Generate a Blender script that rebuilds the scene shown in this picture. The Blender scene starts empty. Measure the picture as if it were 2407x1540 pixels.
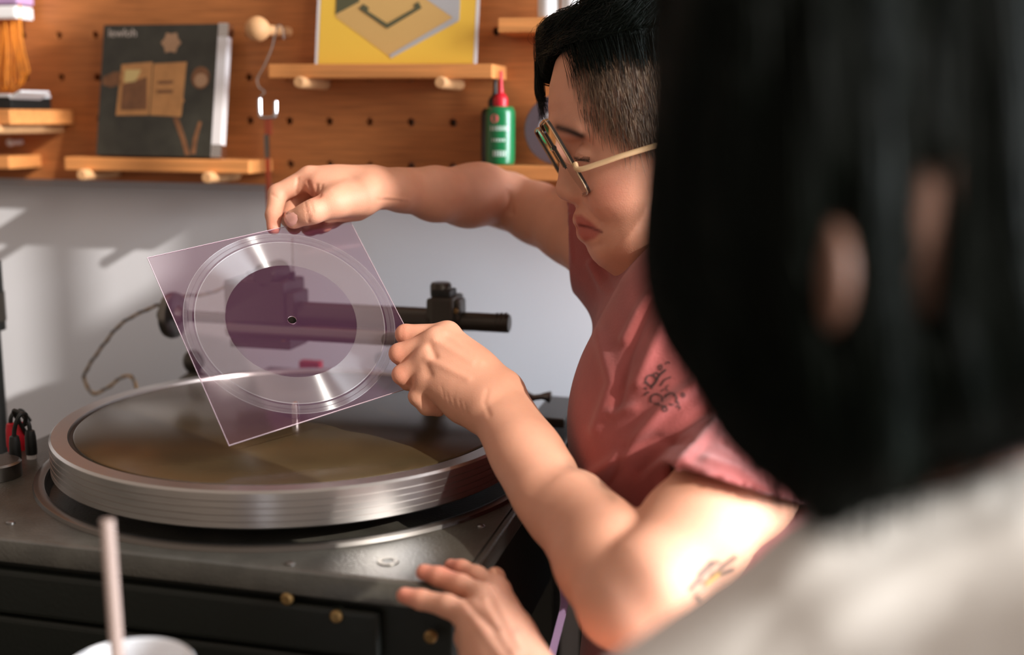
import bpy, bmesh, math, random
import numpy as np
from mathutils import Vector, Matrix
from mathutils.bvhtree import BVHTree
random.seed(7); rng = np.random.default_rng(7)
SC = bpy.context.scene
COL = SC.collection
PI = math.pi
# ------------------------------------------------------------------ camera
W, H = 2407, 1540
FPX = W * 40 / 36
PITCH, ROLL, YAW, CZ = .1834, .009, .2374, 1.213
_F = np.array([0, math.cos(PITCH), -math.sin(PITCH)]); _R = np.array([1., 0, 0]); _U = np.cross(_R, _F)
_R2 = math.cos(ROLL) * _R + math.sin(ROLL) * _U; _U2 = -math.sin(ROLL) * _R + math.cos(ROLL) * _U
_M = np.array([[math.cos(YAW), -math.sin(YAW), 0], [math.sin(YAW), math.cos(YAW), 0], [0, 0, 1]])
CF, CR, CU = _M @ _F, _M @ _R2, _M @ _U2
CO = np.array([0, 0, CZ])
def P(x, y, d):
    """world point that stands at depth d on the sight line of photo pixel x, y"""
    return CO + d * (CF + (x - W / 2) / FPX * CR - (y - H / 2) / FPX * CU)
def onY(x, y, Y):
    d = P(x, y, 1) - CO
    return CO + d * Y / d[1]
cam = bpy.data.cameras.new('camera'); camo = bpy.data.objects.new('camera', cam); COL.objects.link(camo)
camo.matrix_world = Matrix(((CR[0], CU[0], -CF[0], 0), (CR[1], CU[1], -CF[1], 0), (CR[2], CU[2], -CF[2], CZ), (0, 0, 0, 1)))
cam.lens = 40; cam.sensor_width = 36; cam.clip_start = .02; cam.clip_end = 60
cam.dof.use_dof = True; cam.dof.focus_distance = .93; cam.dof.aperture_fstop = 2.5
SC.camera = camo
# ------------------------------------------------------------------ light
SC.view_settings.view_transform = 'Standard'; SC.view_settings.look = 'None'
SC.view_settings.exposure = 0; SC.view_settings.gamma = 1; SC.view_settings.use_curve_mapping = False
wd = bpy.data.worlds.new('world'); SC.world = wd; wd.use_nodes = True
wd.node_tree.nodes['Background'].inputs[0].default_value = (1, .80, .66, 1)
wd.node_tree.nodes['Background'].inputs[1].default_value = .40
SUN = Vector((-.794, .4045, -.454)).normalized()
sl = bpy.data.lights.new('sun', 'SUN'); sl.energy = 3.9; sl.angle = .011; sl.color = (1, .95, .88)
so = bpy.data.objects.new('sun', sl); COL.objects.link(so); so.rotation_euler = SUN.to_track_quat('-Z', 'Y').to_euler()
so.location = (2, -1, 3)
al = bpy.data.lights.new('window_light', 'AREA'); al.shape = 'RECTANGLE'; al.size = .95; al.size_y = 1.25; al.energy = 26; al.color = (1, .95, .88)
ao = bpy.data.objects.new('window_light', al); COL.objects.link(ao); ao.location = (1.585, -.52, 2.0)
ao.rotation_euler = (Vector((-.2, .6, 1.05)) - Vector(ao.location)).to_track_quat('-Z', 'Y').to_euler()
a2 = bpy.data.lights.new('wall_fill_light', 'AREA'); a2.shape = 'RECTANGLE'; a2.size = .8; a2.size_y = 1.2; a2.energy = 105; a2.color = (.86, .93, 1)  # fill lamp added to brighten the back wall
a2o = bpy.data.objects.new('wall_fill_light', a2); COL.objects.link(a2o); a2o.location = (1.585, .70, 1.52)
a2o.rotation_euler = (Vector((0, .75, 1.2)) - Vector(a2o.location)).to_track_quat('-Z', 'Y').to_euler()
# ------------------------------------------------------------------ materials
def srgb(r, g, b):
    return tuple(((c / 255) / 12.92 if c <= 10 else ((c / 255 + .055) / 1.055) ** 2.4) for c in (r, g, b)) + (1,)
def mat(name, base, rough=.5, metal=0., spec=.5, bump=0, bscale=200, vary=0, vscale=20, sss=0, coat=0, stretch=None, sheen=0):
    m = bpy.data.materials.new(name); m.use_nodes = True
    nt = m.node_tree; b = nt.nodes['Principled BSDF']
    b.inputs['Base Color'].default_value = base; b.inputs['Roughness'].default_value = rough
    b.inputs['Metallic'].default_value = metal; b.inputs['Specular IOR Level'].default_value = spec
    if coat: b.inputs['Coat Weight'].default_value = coat; b.inputs['Coat Roughness'].default_value = .12
    if sheen: b.inputs['Sheen Weight'].default_value = sheen; b.inputs['Sheen Roughness'].default_value = .6
    if sss:
        b.inputs['Subsurface Weight'].default_value = sss; b.inputs['Subsurface Radius'].default_value = (1, .35, .18); b.inputs['Subsurface Scale'].default_value = .006
    tc = nt.nodes.new('ShaderNodeTexCoord'); src = tc.outputs['Object']
    if stretch:
        mp = nt.nodes.new('ShaderNodeMapping'); mp.inputs['Scale'].default_value = stretch
        nt.links.new(src, mp.inputs[0]); src = mp.outputs[0]
    if vary:
        n = nt.nodes.new('ShaderNodeTexNoise'); n.inputs['Scale'].default_value = vscale; n.inputs['Detail'].default_value = 5
        r = nt.nodes.new('ShaderNodeValToRGB')
        r.color_ramp.elements[0].position = .3; r.color_ramp.elements[1].position = .7
        r.color_ramp.elements[0].color = tuple(c * (1 - vary) for c in base[:3]) + (1,)
        r.color_ramp.elements[1].color = tuple(min(1, c * (1 + vary)) for c in base[:3]) + (1,)
        nt.links.new(src, n.inputs[0]); nt.links.new(n.outputs[0], r.inputs[0]); nt.links.new(r.outputs[0], b.inputs['Base Color'])
    if bump:
        n2 = nt.nodes.new('ShaderNodeTexNoise'); n2.inputs['Scale'].default_value = bscale; n2.inputs['Detail'].default_value = 4
        bp = nt.nodes.new('ShaderNodeBump'); bp.inputs['Strength'].default_value = bump; bp.inputs['Distance'].default_value = .002
        nt.links.new(src, n2.inputs[0]); nt.links.new(n2.outputs[0], bp.inputs['Height']); nt.links.new(bp.outputs[0], b.inputs['Normal'])
    return m
def attr_mat(name, rough=.5, sss=0, spec=.5, bump=0, bscale=300):
    """principled whose base colour is the mesh's own point colour «paint»"""
    m = mat(name, (.5, .5, .5, 1), rough, 0, spec, bump, bscale, sss=sss); nt = m.node_tree
    a = nt.nodes.new('ShaderNodeAttribute'); a.attribute_name = 'paint'
    n = nt.nodes.new('ShaderNodeTexNoise'); n.inputs['Scale'].default_value = 55; n.inputs['Detail'].default_value = 4
    hs = nt.nodes.new('ShaderNodeHueSaturation'); mr = nt.nodes.new('ShaderNodeMapRange')
    mr.inputs[3].default_value = .9; mr.inputs[4].default_value = 1.1
    tc = nt.nodes.new('ShaderNodeTexCoord'); nt.links.new(tc.outputs['Object'], n.inputs[0]); nt.links.new(n.outputs[0], mr.inputs[0])
    nt.links.new(mr.outputs[0], hs.inputs['Value']); nt.links.new(a.outputs['Color'], hs.inputs['Color'])
    nt.links.new(hs.outputs[0], nt.nodes['Principled BSDF'].inputs['Base Color'])
    return m
WOOD = (3, 40, 60)
M = {
 'wall': mat('wall_paint', (.76, .755, .79, 1), .85, spec=.2, bump=.08, bscale=260),
 'floor': mat('floor_boards', (.16, .12, .09, 1), .55, vary=.2, vscale=6),
 'peg': mat('pegboard_wood', srgb(182, 112, 62), .5, spec=.3, vary=.22, vscale=6, stretch=WOOD),
 'shelf': mat('shelf_wood', srgb(214, 142, 82), .5, spec=.3, vary=.18, vscale=5, stretch=(2, 60, 60)),
 'dowel': mat('dowel_wood', srgb(212, 160, 112), .55, spec=.3, vary=.1, vscale=30),
 'black': mat('black_plastic', (.008, .009, .008, 1), .45),
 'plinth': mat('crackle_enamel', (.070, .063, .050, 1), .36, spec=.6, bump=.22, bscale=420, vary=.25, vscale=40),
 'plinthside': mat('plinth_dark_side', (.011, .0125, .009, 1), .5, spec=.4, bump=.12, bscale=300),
 'alu': mat('brushed_aluminium', (.62, .59, .57, 1), .29, 1, bump=.05, bscale=30, stretch=(1, 1, 40)),
 'alud': mat('dark_machined_metal', (.20, .185, .17, 1), .33, 1),
 'steel': mat('polished_steel', (.72, .70, .70, 1), .18, 1),
 'gun': mat('gunmetal', (.075, .066, .055, 1), .36, .65),
 'straw': mat('straw_plastic', srgb(158, 138, 130), .45),
 'mat': mat('platter_mat', (.060, .042, .020, 1), .20, spec=.5, vary=.35, vscale=9),
 'red': mat('red_plastic', srgb(200, 22, 40), .4),
 'copper': mat('copper_strip', srgb(176, 84, 58), .4, .5),
 'white': mat('white_plastic', (.82, .80, .80, 1), .4),
 'green': mat('green_bottle_plastic', srgb(0, 112, 60), .35, coat=.3),
 'darkgreen': mat('dark_bottle_plastic', srgb(14, 24, 22), .4),
 'pink': mat('label_pink', srgb(226, 110, 110), .5),
 'lab': mat('label_print_pale', srgb(196, 214, 200), .5),
 'cord': mat('orange_cord', srgb(222, 132, 36), .6, vary=.15, vscale=60),
 'gold': mat('gold_braid', srgb(150, 118, 72), .35, .55),
 'tape': mat('grey_tape', srgb(92, 78, 84), .6),
 'lav': mat('lavender_plastic', srgb(176, 142, 182), .5),
}
# ------------------------------------------------------------------ builders
def tag(o, label=None, cat=None, group=None, kind=None):
    if label: o['label'] = label
    if cat: o['category'] = cat
    if group: o['group'] = group
    if kind: o['kind'] = kind
    return o
def thing(name, label, cat, loc=(0, 0, 0), group=None):
    o = bpy.data.objects.new(name, None); o.empty_display_size = .02; COL.objects.link(o); o.location = loc
    return tag(o, label, cat, group)
def link(name, me, m, parent=None, smooth=False, angle=None):
    o = bpy.data.objects.new(name, me); COL.objects.link(o)
    if m is not None:
        for mm in (m if isinstance(m, (list, tuple)) else [m]): me.materials.append(mm)
    if parent is not None:
        o.parent = parent; bpy.context.view_layer.update(); o.matrix_parent_inverse = parent.matrix_world.inverted()
    if smooth:
        me.polygons.foreach_set('use_smooth', [True] * len(me.polygons))
        if angle: me.set_sharp_from_angle(angle=angle)
    return o
def obj(name, bm, m, parent=None, smooth=False, angle=.6):
    me = bpy.data.meshes.new(name); bmesh.ops.recalc_face_normals(bm, faces=bm.faces[:]); bm.to_mesh(me); bm.free()
    return link(name, me, m, parent, smooth, angle)
def mesh_np(name, V, Fc, m, parent=None, smooth=True, paint=None):
    me = bpy.data.meshes.new(name); V = np.asarray(V, float)
    me.from_pydata(V.tolist(), [], Fc.tolist() if hasattr(Fc, 'tolist') else Fc)
    if paint is not None:
        a = me.attributes.new('paint', 'FLOAT_COLOR', 'POINT')
        c = np.ones((len(V), 4)); c[:, :3] = paint; a.data.foreach_set('color', c.ravel())
    return link(name, me, m, parent, smooth)
def box(bm, x0, x1, y0, y1, z0, z1, bev=0, seg=2):
    vs = [bm.verts.new((x, y, z)) for x in (x0, x1) for y in (y0, y1) for z in (z0, z1)]
    fs = [(0, 1, 3, 2), (4, 6, 7, 5), (0, 4, 5, 1), (2, 3, 7, 6), (0, 2, 6, 4), (1, 5, 7, 3)]
    ff = [bm.faces.new([vs[i] for i in f]) for f in fs]
    if bev:
        es = list({e for f in ff for e in f.edges})
        bmesh.ops.bevel(bm, geom=es, offset=bev, segments=seg, affect='EDGES', profile=.6)
def B(*a, **k):
    bm = bmesh.new(); box(bm, *a, **k); return bm
def frame_of(d):
    d = np.asarray(d, float); d = d / np.linalg.norm(d)
    a = np.array([0, 0, 1.]) if abs(d[2]) < .9 else np.array([1., 0, 0])
    u = np.cross(d, a); u /= np.linalg.norm(u); return u, np.cross(d, u), d
def lathe(bm, prof, o=(0, 0, 0), axis=(0, 0, 1), n=48, cap=True):
    """prof: list of (radius, height) turned about axis through o"""
    u, v, w = frame_of(axis); o = np.asarray(o, float); rings = []
    for r, h in prof:
        if r < 1e-6: rings.append([bm.verts.new(o + w * h)])
        else: rings.append([bm.verts.new(o + w * h + r * (math.cos(t) * u + math.sin(t) * v)) for t in np.linspace(0, 2 * PI, n, endpoint=False)])
    for a, b in zip(rings, rings[1:]):
        for i in range(n):
            j = (i + 1) % n
            if len(a) == 1 and len(b) == 1: continue
            if len(a) == 1: bm.faces.new((a[0], b[i], b[j]))
            elif len(b) == 1: bm.faces.new((a[i], b[0], a[j]))
            else: bm.faces.new((a[i], b[i], b[j], a[j]))
    if cap:
        for rg in (rings[0], rings[-1]):
            if len(rg) > 2: bm.faces.new(rg)
def L(prof, o=(0, 0, 0), axis=(0, 0, 1), n=48, cap=True):
    bm = bmesh.new(); lathe(bm, prof, o, axis, n, cap); return bm
def rod(bm, a, b, r, n=20, bev=.0):
    a = np.asarray(a, float); b = np.asarray(b, float); h = np.linalg.norm(b - a)
    lathe(bm, [(r - bev, 0), (r, bev), (r, h - bev), (r - bev, h)] if bev else [(r, 0), (r, h)], a, b - a, n)
def spline(pts, n=12):
    pts = np.asarray(pts, float); q = np.vstack([2 * pts[0] - pts[1], pts, 2 * pts[-1] - pts[-2]]); out = []
    for i in range(1, len(q) - 2):
        for t in np.linspace(0, 1, n, endpoint=False):
            out.append(.5 * (2 * q[i] + (q[i + 1] - q[i - 1]) * t + (2 * q[i - 1] - 5 * q[i] + 4 * q[i + 1] - q[i + 2]) * t * t + (3 * q[i] - q[i - 1] - 3 * q[i + 1] + q[i + 2]) * t ** 3))
    return np.array(out + [pts[-1]])
def tube(bm, pts, r, n=8, taper=None):
    pts = np.asarray(pts, float); T = np.gradient(pts, axis=0); T /= np.linalg.norm(T, axis=1)[:, None]
    u = frame_of(T[0])[0]; rings = []
    for i, (p, t) in enumerate(zip(pts, T)):
        u = u - t * (u @ t); u /= np.linalg.norm(u); v = np.cross(t, u); rr = r if taper is None else r * taper[i]
        rings.append([bm.verts.new(p + rr * (math.cos(a) * u + math.sin(a) * v)) for a in np.linspace(0, 2 * PI, n, endpoint=False)])
    for a, b in zip(rings, rings[1:]):
        for i in range(n): bm.faces.new((a[i], a[(i + 1) % n], b[(i + 1) % n], b[i]))
    bm.faces.new(rings[0]); bm.faces.new(rings[-1])
def TB(pts, r, n=8, taper=None):
    bm = bmesh.new(); tube(bm, pts, r, n, taper); return bm
def prism(bm, poly, to3, d0, d1):
    """poly in 2D, to3(x, y, d) maps it into space"""
    a = [bm.verts.new(to3(x, y, d0)) for x, y in poly]; b = [bm.verts.new(to3(x, y, d1)) for x, y in poly]
    n = len(poly); bm.faces.new(a); bm.faces.new(b[::-1])
    for i in range(n): bm.faces.new((a[i], a[(i + 1) % n], b[(i + 1) % n], b[i]))
def PR(poly, to3, d0, d1):
    bm = bmesh.new(); prism(bm, poly, to3, d0, d1); return bm
def text_mesh(name, s, size, mw, m, parent, ext=.0002):
    cu = bpy.data.curves.new(name, 'FONT'); cu.body = s; cu.size = size; cu.extrude = ext
    t = bpy.data.objects.new('text_tmp', cu); COL.objects.link(t); bpy.context.view_layer.update()
    me = bpy.data.meshes.new_from_object(t.evaluated_get(bpy.context.evaluated_depsgraph_get()))
    bpy.data.objects.remove(t); me.transform(mw); return link(name, me, m, parent)
# ------------------------------------------------------------------ the room
YW, YP = 1.235, 1.205
tag(obj('floor', B(-2.6, 2.6, -2.4, YW, -.05, 0), M['floor']), kind='structure')
tag(obj('wall_back', B(-2.6, 2.6, YW, YW + .1, 0, 2.7), M['wall']), kind='structure')
# unseen right-hand wall, its window and slits shaped to throw sun patches where wanted
XW = 1.6
def sun_gobo_wall():
    bm = bmesh.new(); ys = [-2.4, -1.0, -.215, -.045, -.01, .035, .05, .078, .118, .30, 1.10, YW]; zs = [0, .92, 1.35, 1.85, 1.945, 2.078, 2.145, 2.205, 2.26, 2.345, 2.50, 2.62, 2.7]
    def opened(y, z):
        return (-1.0 < y < -.215 and 1.945 < z < 2.62) or (-.215 < y < -.045 and 1.35 < z < 2.62) or (-.01 < y < .05 and 2.345 < z < 2.50) or (-.01 < y < .035 and 2.078 < z < 2.145) or (.078 < y < .118 and 2.205 < z < 2.26) or (.30 < y < 1.10 and .92 < z < 1.85)
    for a, b in zip(ys, ys[1:]):
        for c, d in zip(zs, zs[1:]):
            if not opened((a + b) / 2, (c + d) / 2): box(bm, XW, XW + .006, a, b, c, d)
    bmesh.ops.remove_doubles(bm, verts=bm.verts[:], dist=1e-5); return bm
tag(obj('sun_gobo_wall', sun_gobo_wall(), M['wall']), kind='structure')
w2 = tag(obj('fill_window', B(XW - .01, XW + .03, .30, 1.10, .88, .92), M['white']), kind='structure')  # unseen opening and frame added to go with the back-wall fill lamp
obj('window_rail', B(XW - .01, XW + .03, .30, 1.10, 1.85, 1.89), M['white'], w2); obj('window_mullion', B(XW - .01, XW + .03, .685, .715, .92, 1.85), M['white'], w2)
wf = tag(obj('window_1', B(XW - .01, XW + .03, -1.04, -1.0, 1.905, 2.66), M['white']), kind='structure')  # big window; its sill step is added to keep sun off the foreground hand
for n_, a in (('window_rail', (-1.0, -.22, 1.905, 1.945)), ('window_rail', (-.21, -.045, 1.31, 1.35)), ('window_rail', (-1.0, -.045, 2.62, 2.66)), ('window_mullion', (-.66, -.63, 1.945, 2.62))):
    obj(n_, B(XW - .01, XW + .03, *a), M['white'], wf)
# pegboard with real holes
PX0, PZ0, PT = -.8878, 1.3497, .048
def pegboard():
    bm = bmesh.new(); c0, c1, r0, r1 = -7, 27, -7, 4; K = 12
    zb = 1.128; xs = PX0 + (c0 - .5) * PT; r = .0044
    def V(x, y, z): return bm.verts.new((x, y, z))
    for i in range(c0, c1 + 1):
        for j in range(r0, r1 + 1):
            cx, cz = PX0 + i * PT, PZ0 - j * PT; h = PT / 2
            sq, ci, cb = [], [], []
            for k in range(K):
                a = PI / 4 + 2 * PI * k / K; c, s = math.cos(a), math.sin(a); m = max(abs(c), abs(s))
                sq.append(V(cx + h * c / m, YP, max(cz + h * s / m, zb))); ci.append(V(cx + r * c, YP, cz + r * s)); cb.append(V(cx + r * c, YP + .012, cz + r * s))
            for k in range(K):
                l = (k + 1) % K
                bm.faces.new((sq[k], ci[k], ci[l], sq[l])); bm.faces.new((ci[k], cb[k], cb[l], ci[l]))
    x0, x1 = PX0 + (c0 - .5) * PT, PX0 + (c1 + .5) * PT; zt = PZ0 - (r0 - .5) * PT
    for q in (((x0, YP, zb), (x1, YP, zb), (x1, YP + .012, zb), (x0, YP + .012, zb)), ((x0, YP, zt), (x1, YP, zt), (x1, YP + .012, zt), (x0, YP + .012, zt)),
              ((x0, YP, zb), (x0, YP + .012, zb), (x0, YP + .012, zt), (x0, YP, zt)), ((x1, YP, zb), (x1, YP + .012, zb), (x1, YP + .012, zt), (x1, YP, zt))):
        bm.faces.new([V(*p) for p in q])
    return bm, x0, x1, zb, zt
bm, bx0, bx1, bz0, bz1 = pegboard()
pb = thing('pegboard', 'wide orange-brown wooden pegboard with rows of round holes on the wall', 'pegboard', (-.3, YP, bz0))
obj('panel', bm, M['peg'], pb)
for x in (bx0 + .05, -.45, bx1 - .05):
    obj('spacer_batten', B(x - .02, x + .02, YP + .0125, YW - .0005, bz0 + .01, bz1 - .01), M['dowel'], pb)
# shelves on dowels
def shelf(label, x0, x1, zt, depth=.06, th=.0145, dow=(), name='pegboard_shelf'):
    t = thing(name, label, 'shelf', ((x0 + x1) / 2, YP, zt - th), 'small wooden shelves pegged to the pegboard')
    obj('board', B(x0, x1, YP - depth, YP - .0004, zt - th, zt, bev=.0015), M['shelf'], t)
    for x in dow:
        bm = bmesh.new(); rod(bm, (x, YP - depth - .012, zt - th - .0045), (x, YP - .0003, zt - th - .0045), .0062, 16, .0012)
        obj('dowel', bm, M['dowel'], t)
    return t
ZA, ZB = 1.1635, 1.2655
shelf('small wooden shelf under the dark album case with two round dowels', -.801, -.573, ZA, .06, .0145, (-.772, -.618))
shelf('wooden shelf under the yellow sleeve, with a pale round dowel end', -.547, -.300, ZB, .06, .0145, (-.507, -.352))
shelf('long wooden shelf under the green bottle and the grey tape roll', -.335, .12, ZA, .06, .0150, (-.02, .06))
shelf('wooden shelf at upper right holding white bottles above the forehead', -.295, -.03, 1.3105, .06, .0145, (-.24, -.08))
shelf('deep wooden shelf at the left edge below the orange cords', -1.05, -.826, 1.216, .115, .0165, (-.845, -1.0))
shelf('lowest wooden shelf at the left edge beside the album shelf', -1.05, -.873, ZA - .0005, .06, .0145, (-.95,))
bm = bmesh.new(); p = onY(25, 335, YP - .02); lathe(bm, [(.0, -.004), (.004, -.003), (.0045, 0), (.0035, .003), (.003, .0195)], p, (0, 1, 0), 16)
tag(obj('pale_peg', bm, M['white'], smooth=True), 'small pale round peg stuck in the pegboard between left shelves', 'peg')
# album case
a0, a1 = np.array([-.7655, 1.153, ZA + .0003]), None
cw, ch, ct = .1425, .1475, .010
lean = math.atan2(.030, ch)
def case3(x, z, d):     # x along the cover, z up its face, d out of its face (towards the room)
    return (-.764 + x, 1.150 + math.sin(lean) * z - math.cos(lean) * d + .0115, ZA + .0006 + math.cos(lean) * z + math.sin(lean) * d)
al_ = thing('album_case', 'dark album case with an open book on its cover leaning on small shelf', 'album', case3(cw / 2, 0, 0))
cover = mat('album_cover_print', srgb(44, 42, 34), .35, vary=.3, vscale=60, coat=.4)
clear = mat('case_clear_edge', (.75, .70, .70, 1), .12, spec=.6)
inkp = mat('print_page', srgb(176, 122, 72), .5, vary=.12, vscale=90); inkf = mat('print_flower', srgb(160, 122, 92), .5)
inky = mat('print_pale', srgb(196, 168, 110), .5); inkw = mat('print_lettering', srgb(176, 160, 148), .5); inkb = mat('print_brown', srgb(112, 72, 44), .5, vary=.2, vscale=120)
obj('case_body', PR([(0, 0), (cw, 0), (cw, ch), (0, ch)], case3, 0, ct), cover, al_)
obj('clear_spine', PR([(cw, -.0002), (cw + .011, -.0002), (cw + .011, ch + .0005), (cw, ch + .0005)], case3, -.0005, ct + .0005), clear, al_)
for z in (0.0, ch - .014):
    obj('case_hinge', PR([(cw + .001, z), (cw + .0125, z), (cw + .0125, z + .014), (cw + .001, z + .014)], case3, -.001, ct + .001), M['steel'], al_)
def cpx(px, py):        # cover picture coordinates from the upper left of the cover, 0..1
    return (px * cw, ch * (1 - py))
def dec(name, pts, m, h=.0004, par=al_):
    return obj(name, PR([cpx(*p) for p in pts], case3, ct, ct + h), m, par)
dec('printed_page', [(.18, .305), (.45, .285), (.445, .69), (.155, .695)], inkp)
dec('printed_page', [(.46, .30), (.745, .285), (.725, .70), (.455, .69)], inkp)
dec('printed_picture', [(.215, .345), (.355, .345), (.31, .44), (.21, .44)], inky, .0006)
dec('printed_picture', [(.20, .46), (.41, .40), (.425, .65), (.195, .655)], inkb, .0006)
dec('printed_picture', [(.49, .35), (.70, .34), (.685, .50), (.48, .50)], inkp, .0006)
for z in (.43, .50): dec('printed_line', [(.51, z), (.645, z - .004), (.64, z + .022), (.505, z + .024)], inkb, .0008)
dec('printed_hand', [(.02, .40), (.12, .36), (.20, .36), (.17, .40), (.2, .45), (.10, .48), (.02, .46)], inkb)
dec('printed_hand', [(.60, .55), (.72, .54), (.745, .58), (.70, .63), (.62, .61)], inkp, .0007)
dec('printed_flower', [(.60 + (.088 if k % 2 == 0 else .066) * math.cos(2 * PI * k / 12), .14 + (.088 if k % 2 == 0 else .066) * math.sin(2 * PI * k / 12)) for k in range(12)], inkf)
dec('printed_disc', [(.872 + .078 * math.cos(2 * PI * k / 20), .405 + .085 * math.sin(2 * PI * k / 20)) for k in range(20)], inkb)
dec('printed_disc', [(.877 + .055 * math.cos(2 * PI * k / 20), .425 + .052 * math.sin(2 * PI * k / 20)) for k in range(20)], inkf, .0006)
dec('printed_branch', [(.655, .71), (.70, .70), (.79, .90), (.82, .99), (.78, .99), (.74, .88)], inkb)
dec('printed_branch', [(.83, .98), (.84, .86), (.88, .73), (.905, .74), (.88, .84), (.865, .98)], inkb)
mw = Matrix.Translation(case3(.006, ch - .0135, ct + .0003)) @ Matrix.Rotation(PI / 2 - lean, 4, 'X')
text_mesh('printed_title', 'lewloh', .0135, mw, inkw, al_)
# yellow sleeve
ls = math.atan2(.03, .18); sw, sh = .1725, .178
def slv(x, z, d): return (-.4985 + x, 1.168 + math.sin(ls) * z - math.cos(ls) * d, ZB + .0006 + math.cos(ls) * z + math.sin(ls) * d)
ys = thing('record_sleeve', 'bright yellow record sleeve with a folded grey box drawing', 'sleeve', slv(sw / 2, 0, 0))
yel = mat('sleeve_yellow', srgb(238, 190, 70), .4, coat=.2); gry = mat('sleeve_grey', srgb(176, 172, 172), .45); drk = mat('sleeve_dark', srgb(84, 82, 58), .45); tan = mat('sleeve_tan', srgb(206, 164, 100), .45)
obj('sleeve_card', PR([(0, 0), (sw, 0), (sw, sh), (0, sh)], slv, 0, .003), yel, ys)
obj('plastic_cover', PR([(-.0035, -.0004), (-.0004, -.0004), (-.0004, sh), (-.0035, sh)], slv, 0, .003), clear, ys)
obj('plastic_cover', PR([(sw + .0004, -.0004), (sw + .0035, -.0004), (sw + .0035, sh), (sw + .0004, sh)], slv, 0, .003), clear, ys)
def spx(px, py): return ((px - 748) / 366 * sw, sh * 0 + (151 - py) / 366 * sw)
def sdec(name, pts, m, h): obj(name, PR([spx(*p) for p in pts], slv, .003, .003 + h), m, ys)
sdec('printed_panel', [(787, 46), (923, 138), (1066, 56), (1066, -60), (925, -140), (787, -60)], tan, .0003)
sdec('printed_panel', [(786, 40), (842, 12), (842, -70), (925, -140), (786, -60)], drk, .0005)
sdec('printed_panel', [(975, -8), (1068, 53), (1078, 53), (1078, -70), (930, -148), (925, -140)], gry, .0005)
sdec('printed_edge', [(923, 139), (919, 132), (1066, 49), (1078, 53), (1076, 58)], gry, .0007)
sdec('printed_bracket', [(842, 28), (852, 17), (866, 26), (863, 33), (911, 62), (974, 28), (971, 21), (982, 14), (990, 28), (911, 73)], drk, .0009)
# oiler bottles on the long shelf
def bottle(x, y, z, label, body, capm, name, s=1., lab=True):
    t = thing(name, label, 'bottle', (x, y, z))
    bm = bmesh.new(); lathe(bm, [(.0, 0), (.0135 * s, 0), (.0148 * s, .0015), (.0152 * s, .01), (.0152 * s, .052 * s), (.0148 * s, .0555 * s), (.0125 * s, .059 * s), (.0, .0595 * s)], (x, y, z), n=40, cap=False)
    obj('bottle_body', bm, body, t, True)
    h = z + .0585 * s
    bm = bmesh.new(); lathe(bm, [(.0074 * s, 0), (.0078 * s, .008 * s), (.0060 * s, .012 * s), (.0034 * s, .0145 * s), (.0022 * s, .022 * s), (.0016 * s, .0365 * s), (.0, .037 * s)], (x, y, h), n=28)
    obj('nozzle_cap', bm, capm, t, True)
    if lab:
        fx = np.array([x, y]) ; v = -fx / np.linalg.norm(fx); ang = math.atan2(v[1], v[0])
        def cyl(u, w, d): a = ang + u; return (x + (.0152 + d) * math.cos(a), y + (.0152 + d) * math.sin(a), z + w)
        def strip(nm, u0, u1, w0, w1, m):
            bm = bmesh.new(); us = np.linspace(u0, u1, 9)
            lo = [bm.verts.new(cyl(u, w0, .0002)) for u in us]; hi = [bm.verts.new(cyl(u, w1, .0002)) for u in us]
            for i in range(8): bm.faces.new((lo[i], lo[i + 1], hi[i + 1], hi[i]))
            obj(nm, bm, m, t)
        bm = bmesh.new(); cc = [bm.verts.new(cyl(-.42 + .30 * math.cos(q), .047 + .0045 * math.sin(q), .0002)) for q in np.linspace(0, 2 * PI, 18, endpoint=False)]; bm.faces.new(cc)
        obj('label_emblem', bm, M['pink'], t)
        for k in range(6): strip('label_letter', -.75 + k * .23, -.62 + k * .23, .0345, .0395, M['lab'])
        for k in range(5): strip('label_letter', -.62 + k * .2, -.50 + k * .2, .0235, .0268, M['lab'])
        for k in range(5): strip('label_letter', -.52 + k * .19, -.40 + k * .19, .0085, .0145, M['lab'])
    return t
bx = onY(1176, 378, 1.163)
bottle(bx[0], 1.163, ZA + .0004, 'green oil bottle with a red pointed nozzle on the shelf', M['green'], M['red'], 'oil_bottle')
bottle(bx[0] - .0125, 1.188, ZA + .0004, 'dark oil bottle half hidden behind the green bottle', M['darkgreen'], M['black'], 'oil_bottle', .97, False)
# tape roll, standing behind the glasses
tr = thing('tape_roll', 'dark grey tape roll standing on shelf behind the glasses', 'tape', (-.243, 1.18, ZA))
bm = bmesh.new(); lathe(bm, [(.021, 0), (.0352, 0), (.036, .0008), (.036, .0172), (.0352, .018), (.021, .018), (.021, 0)], (-.235, 1.166, ZA + .0364), (0, 1, 0), 56, False); obj('tape_band', bm, M['tape'], tr, True)
bm = bmesh.new(); lathe(bm, [(.019, .0015), (.0208, .0015), (.0208, .0165), (.019, .0165), (.0, .0165)], (-.235, 1.166, ZA + .0364), (0, 1, 0), 48, False); obj('paper_core', bm, M['white'], tr, True)
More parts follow.
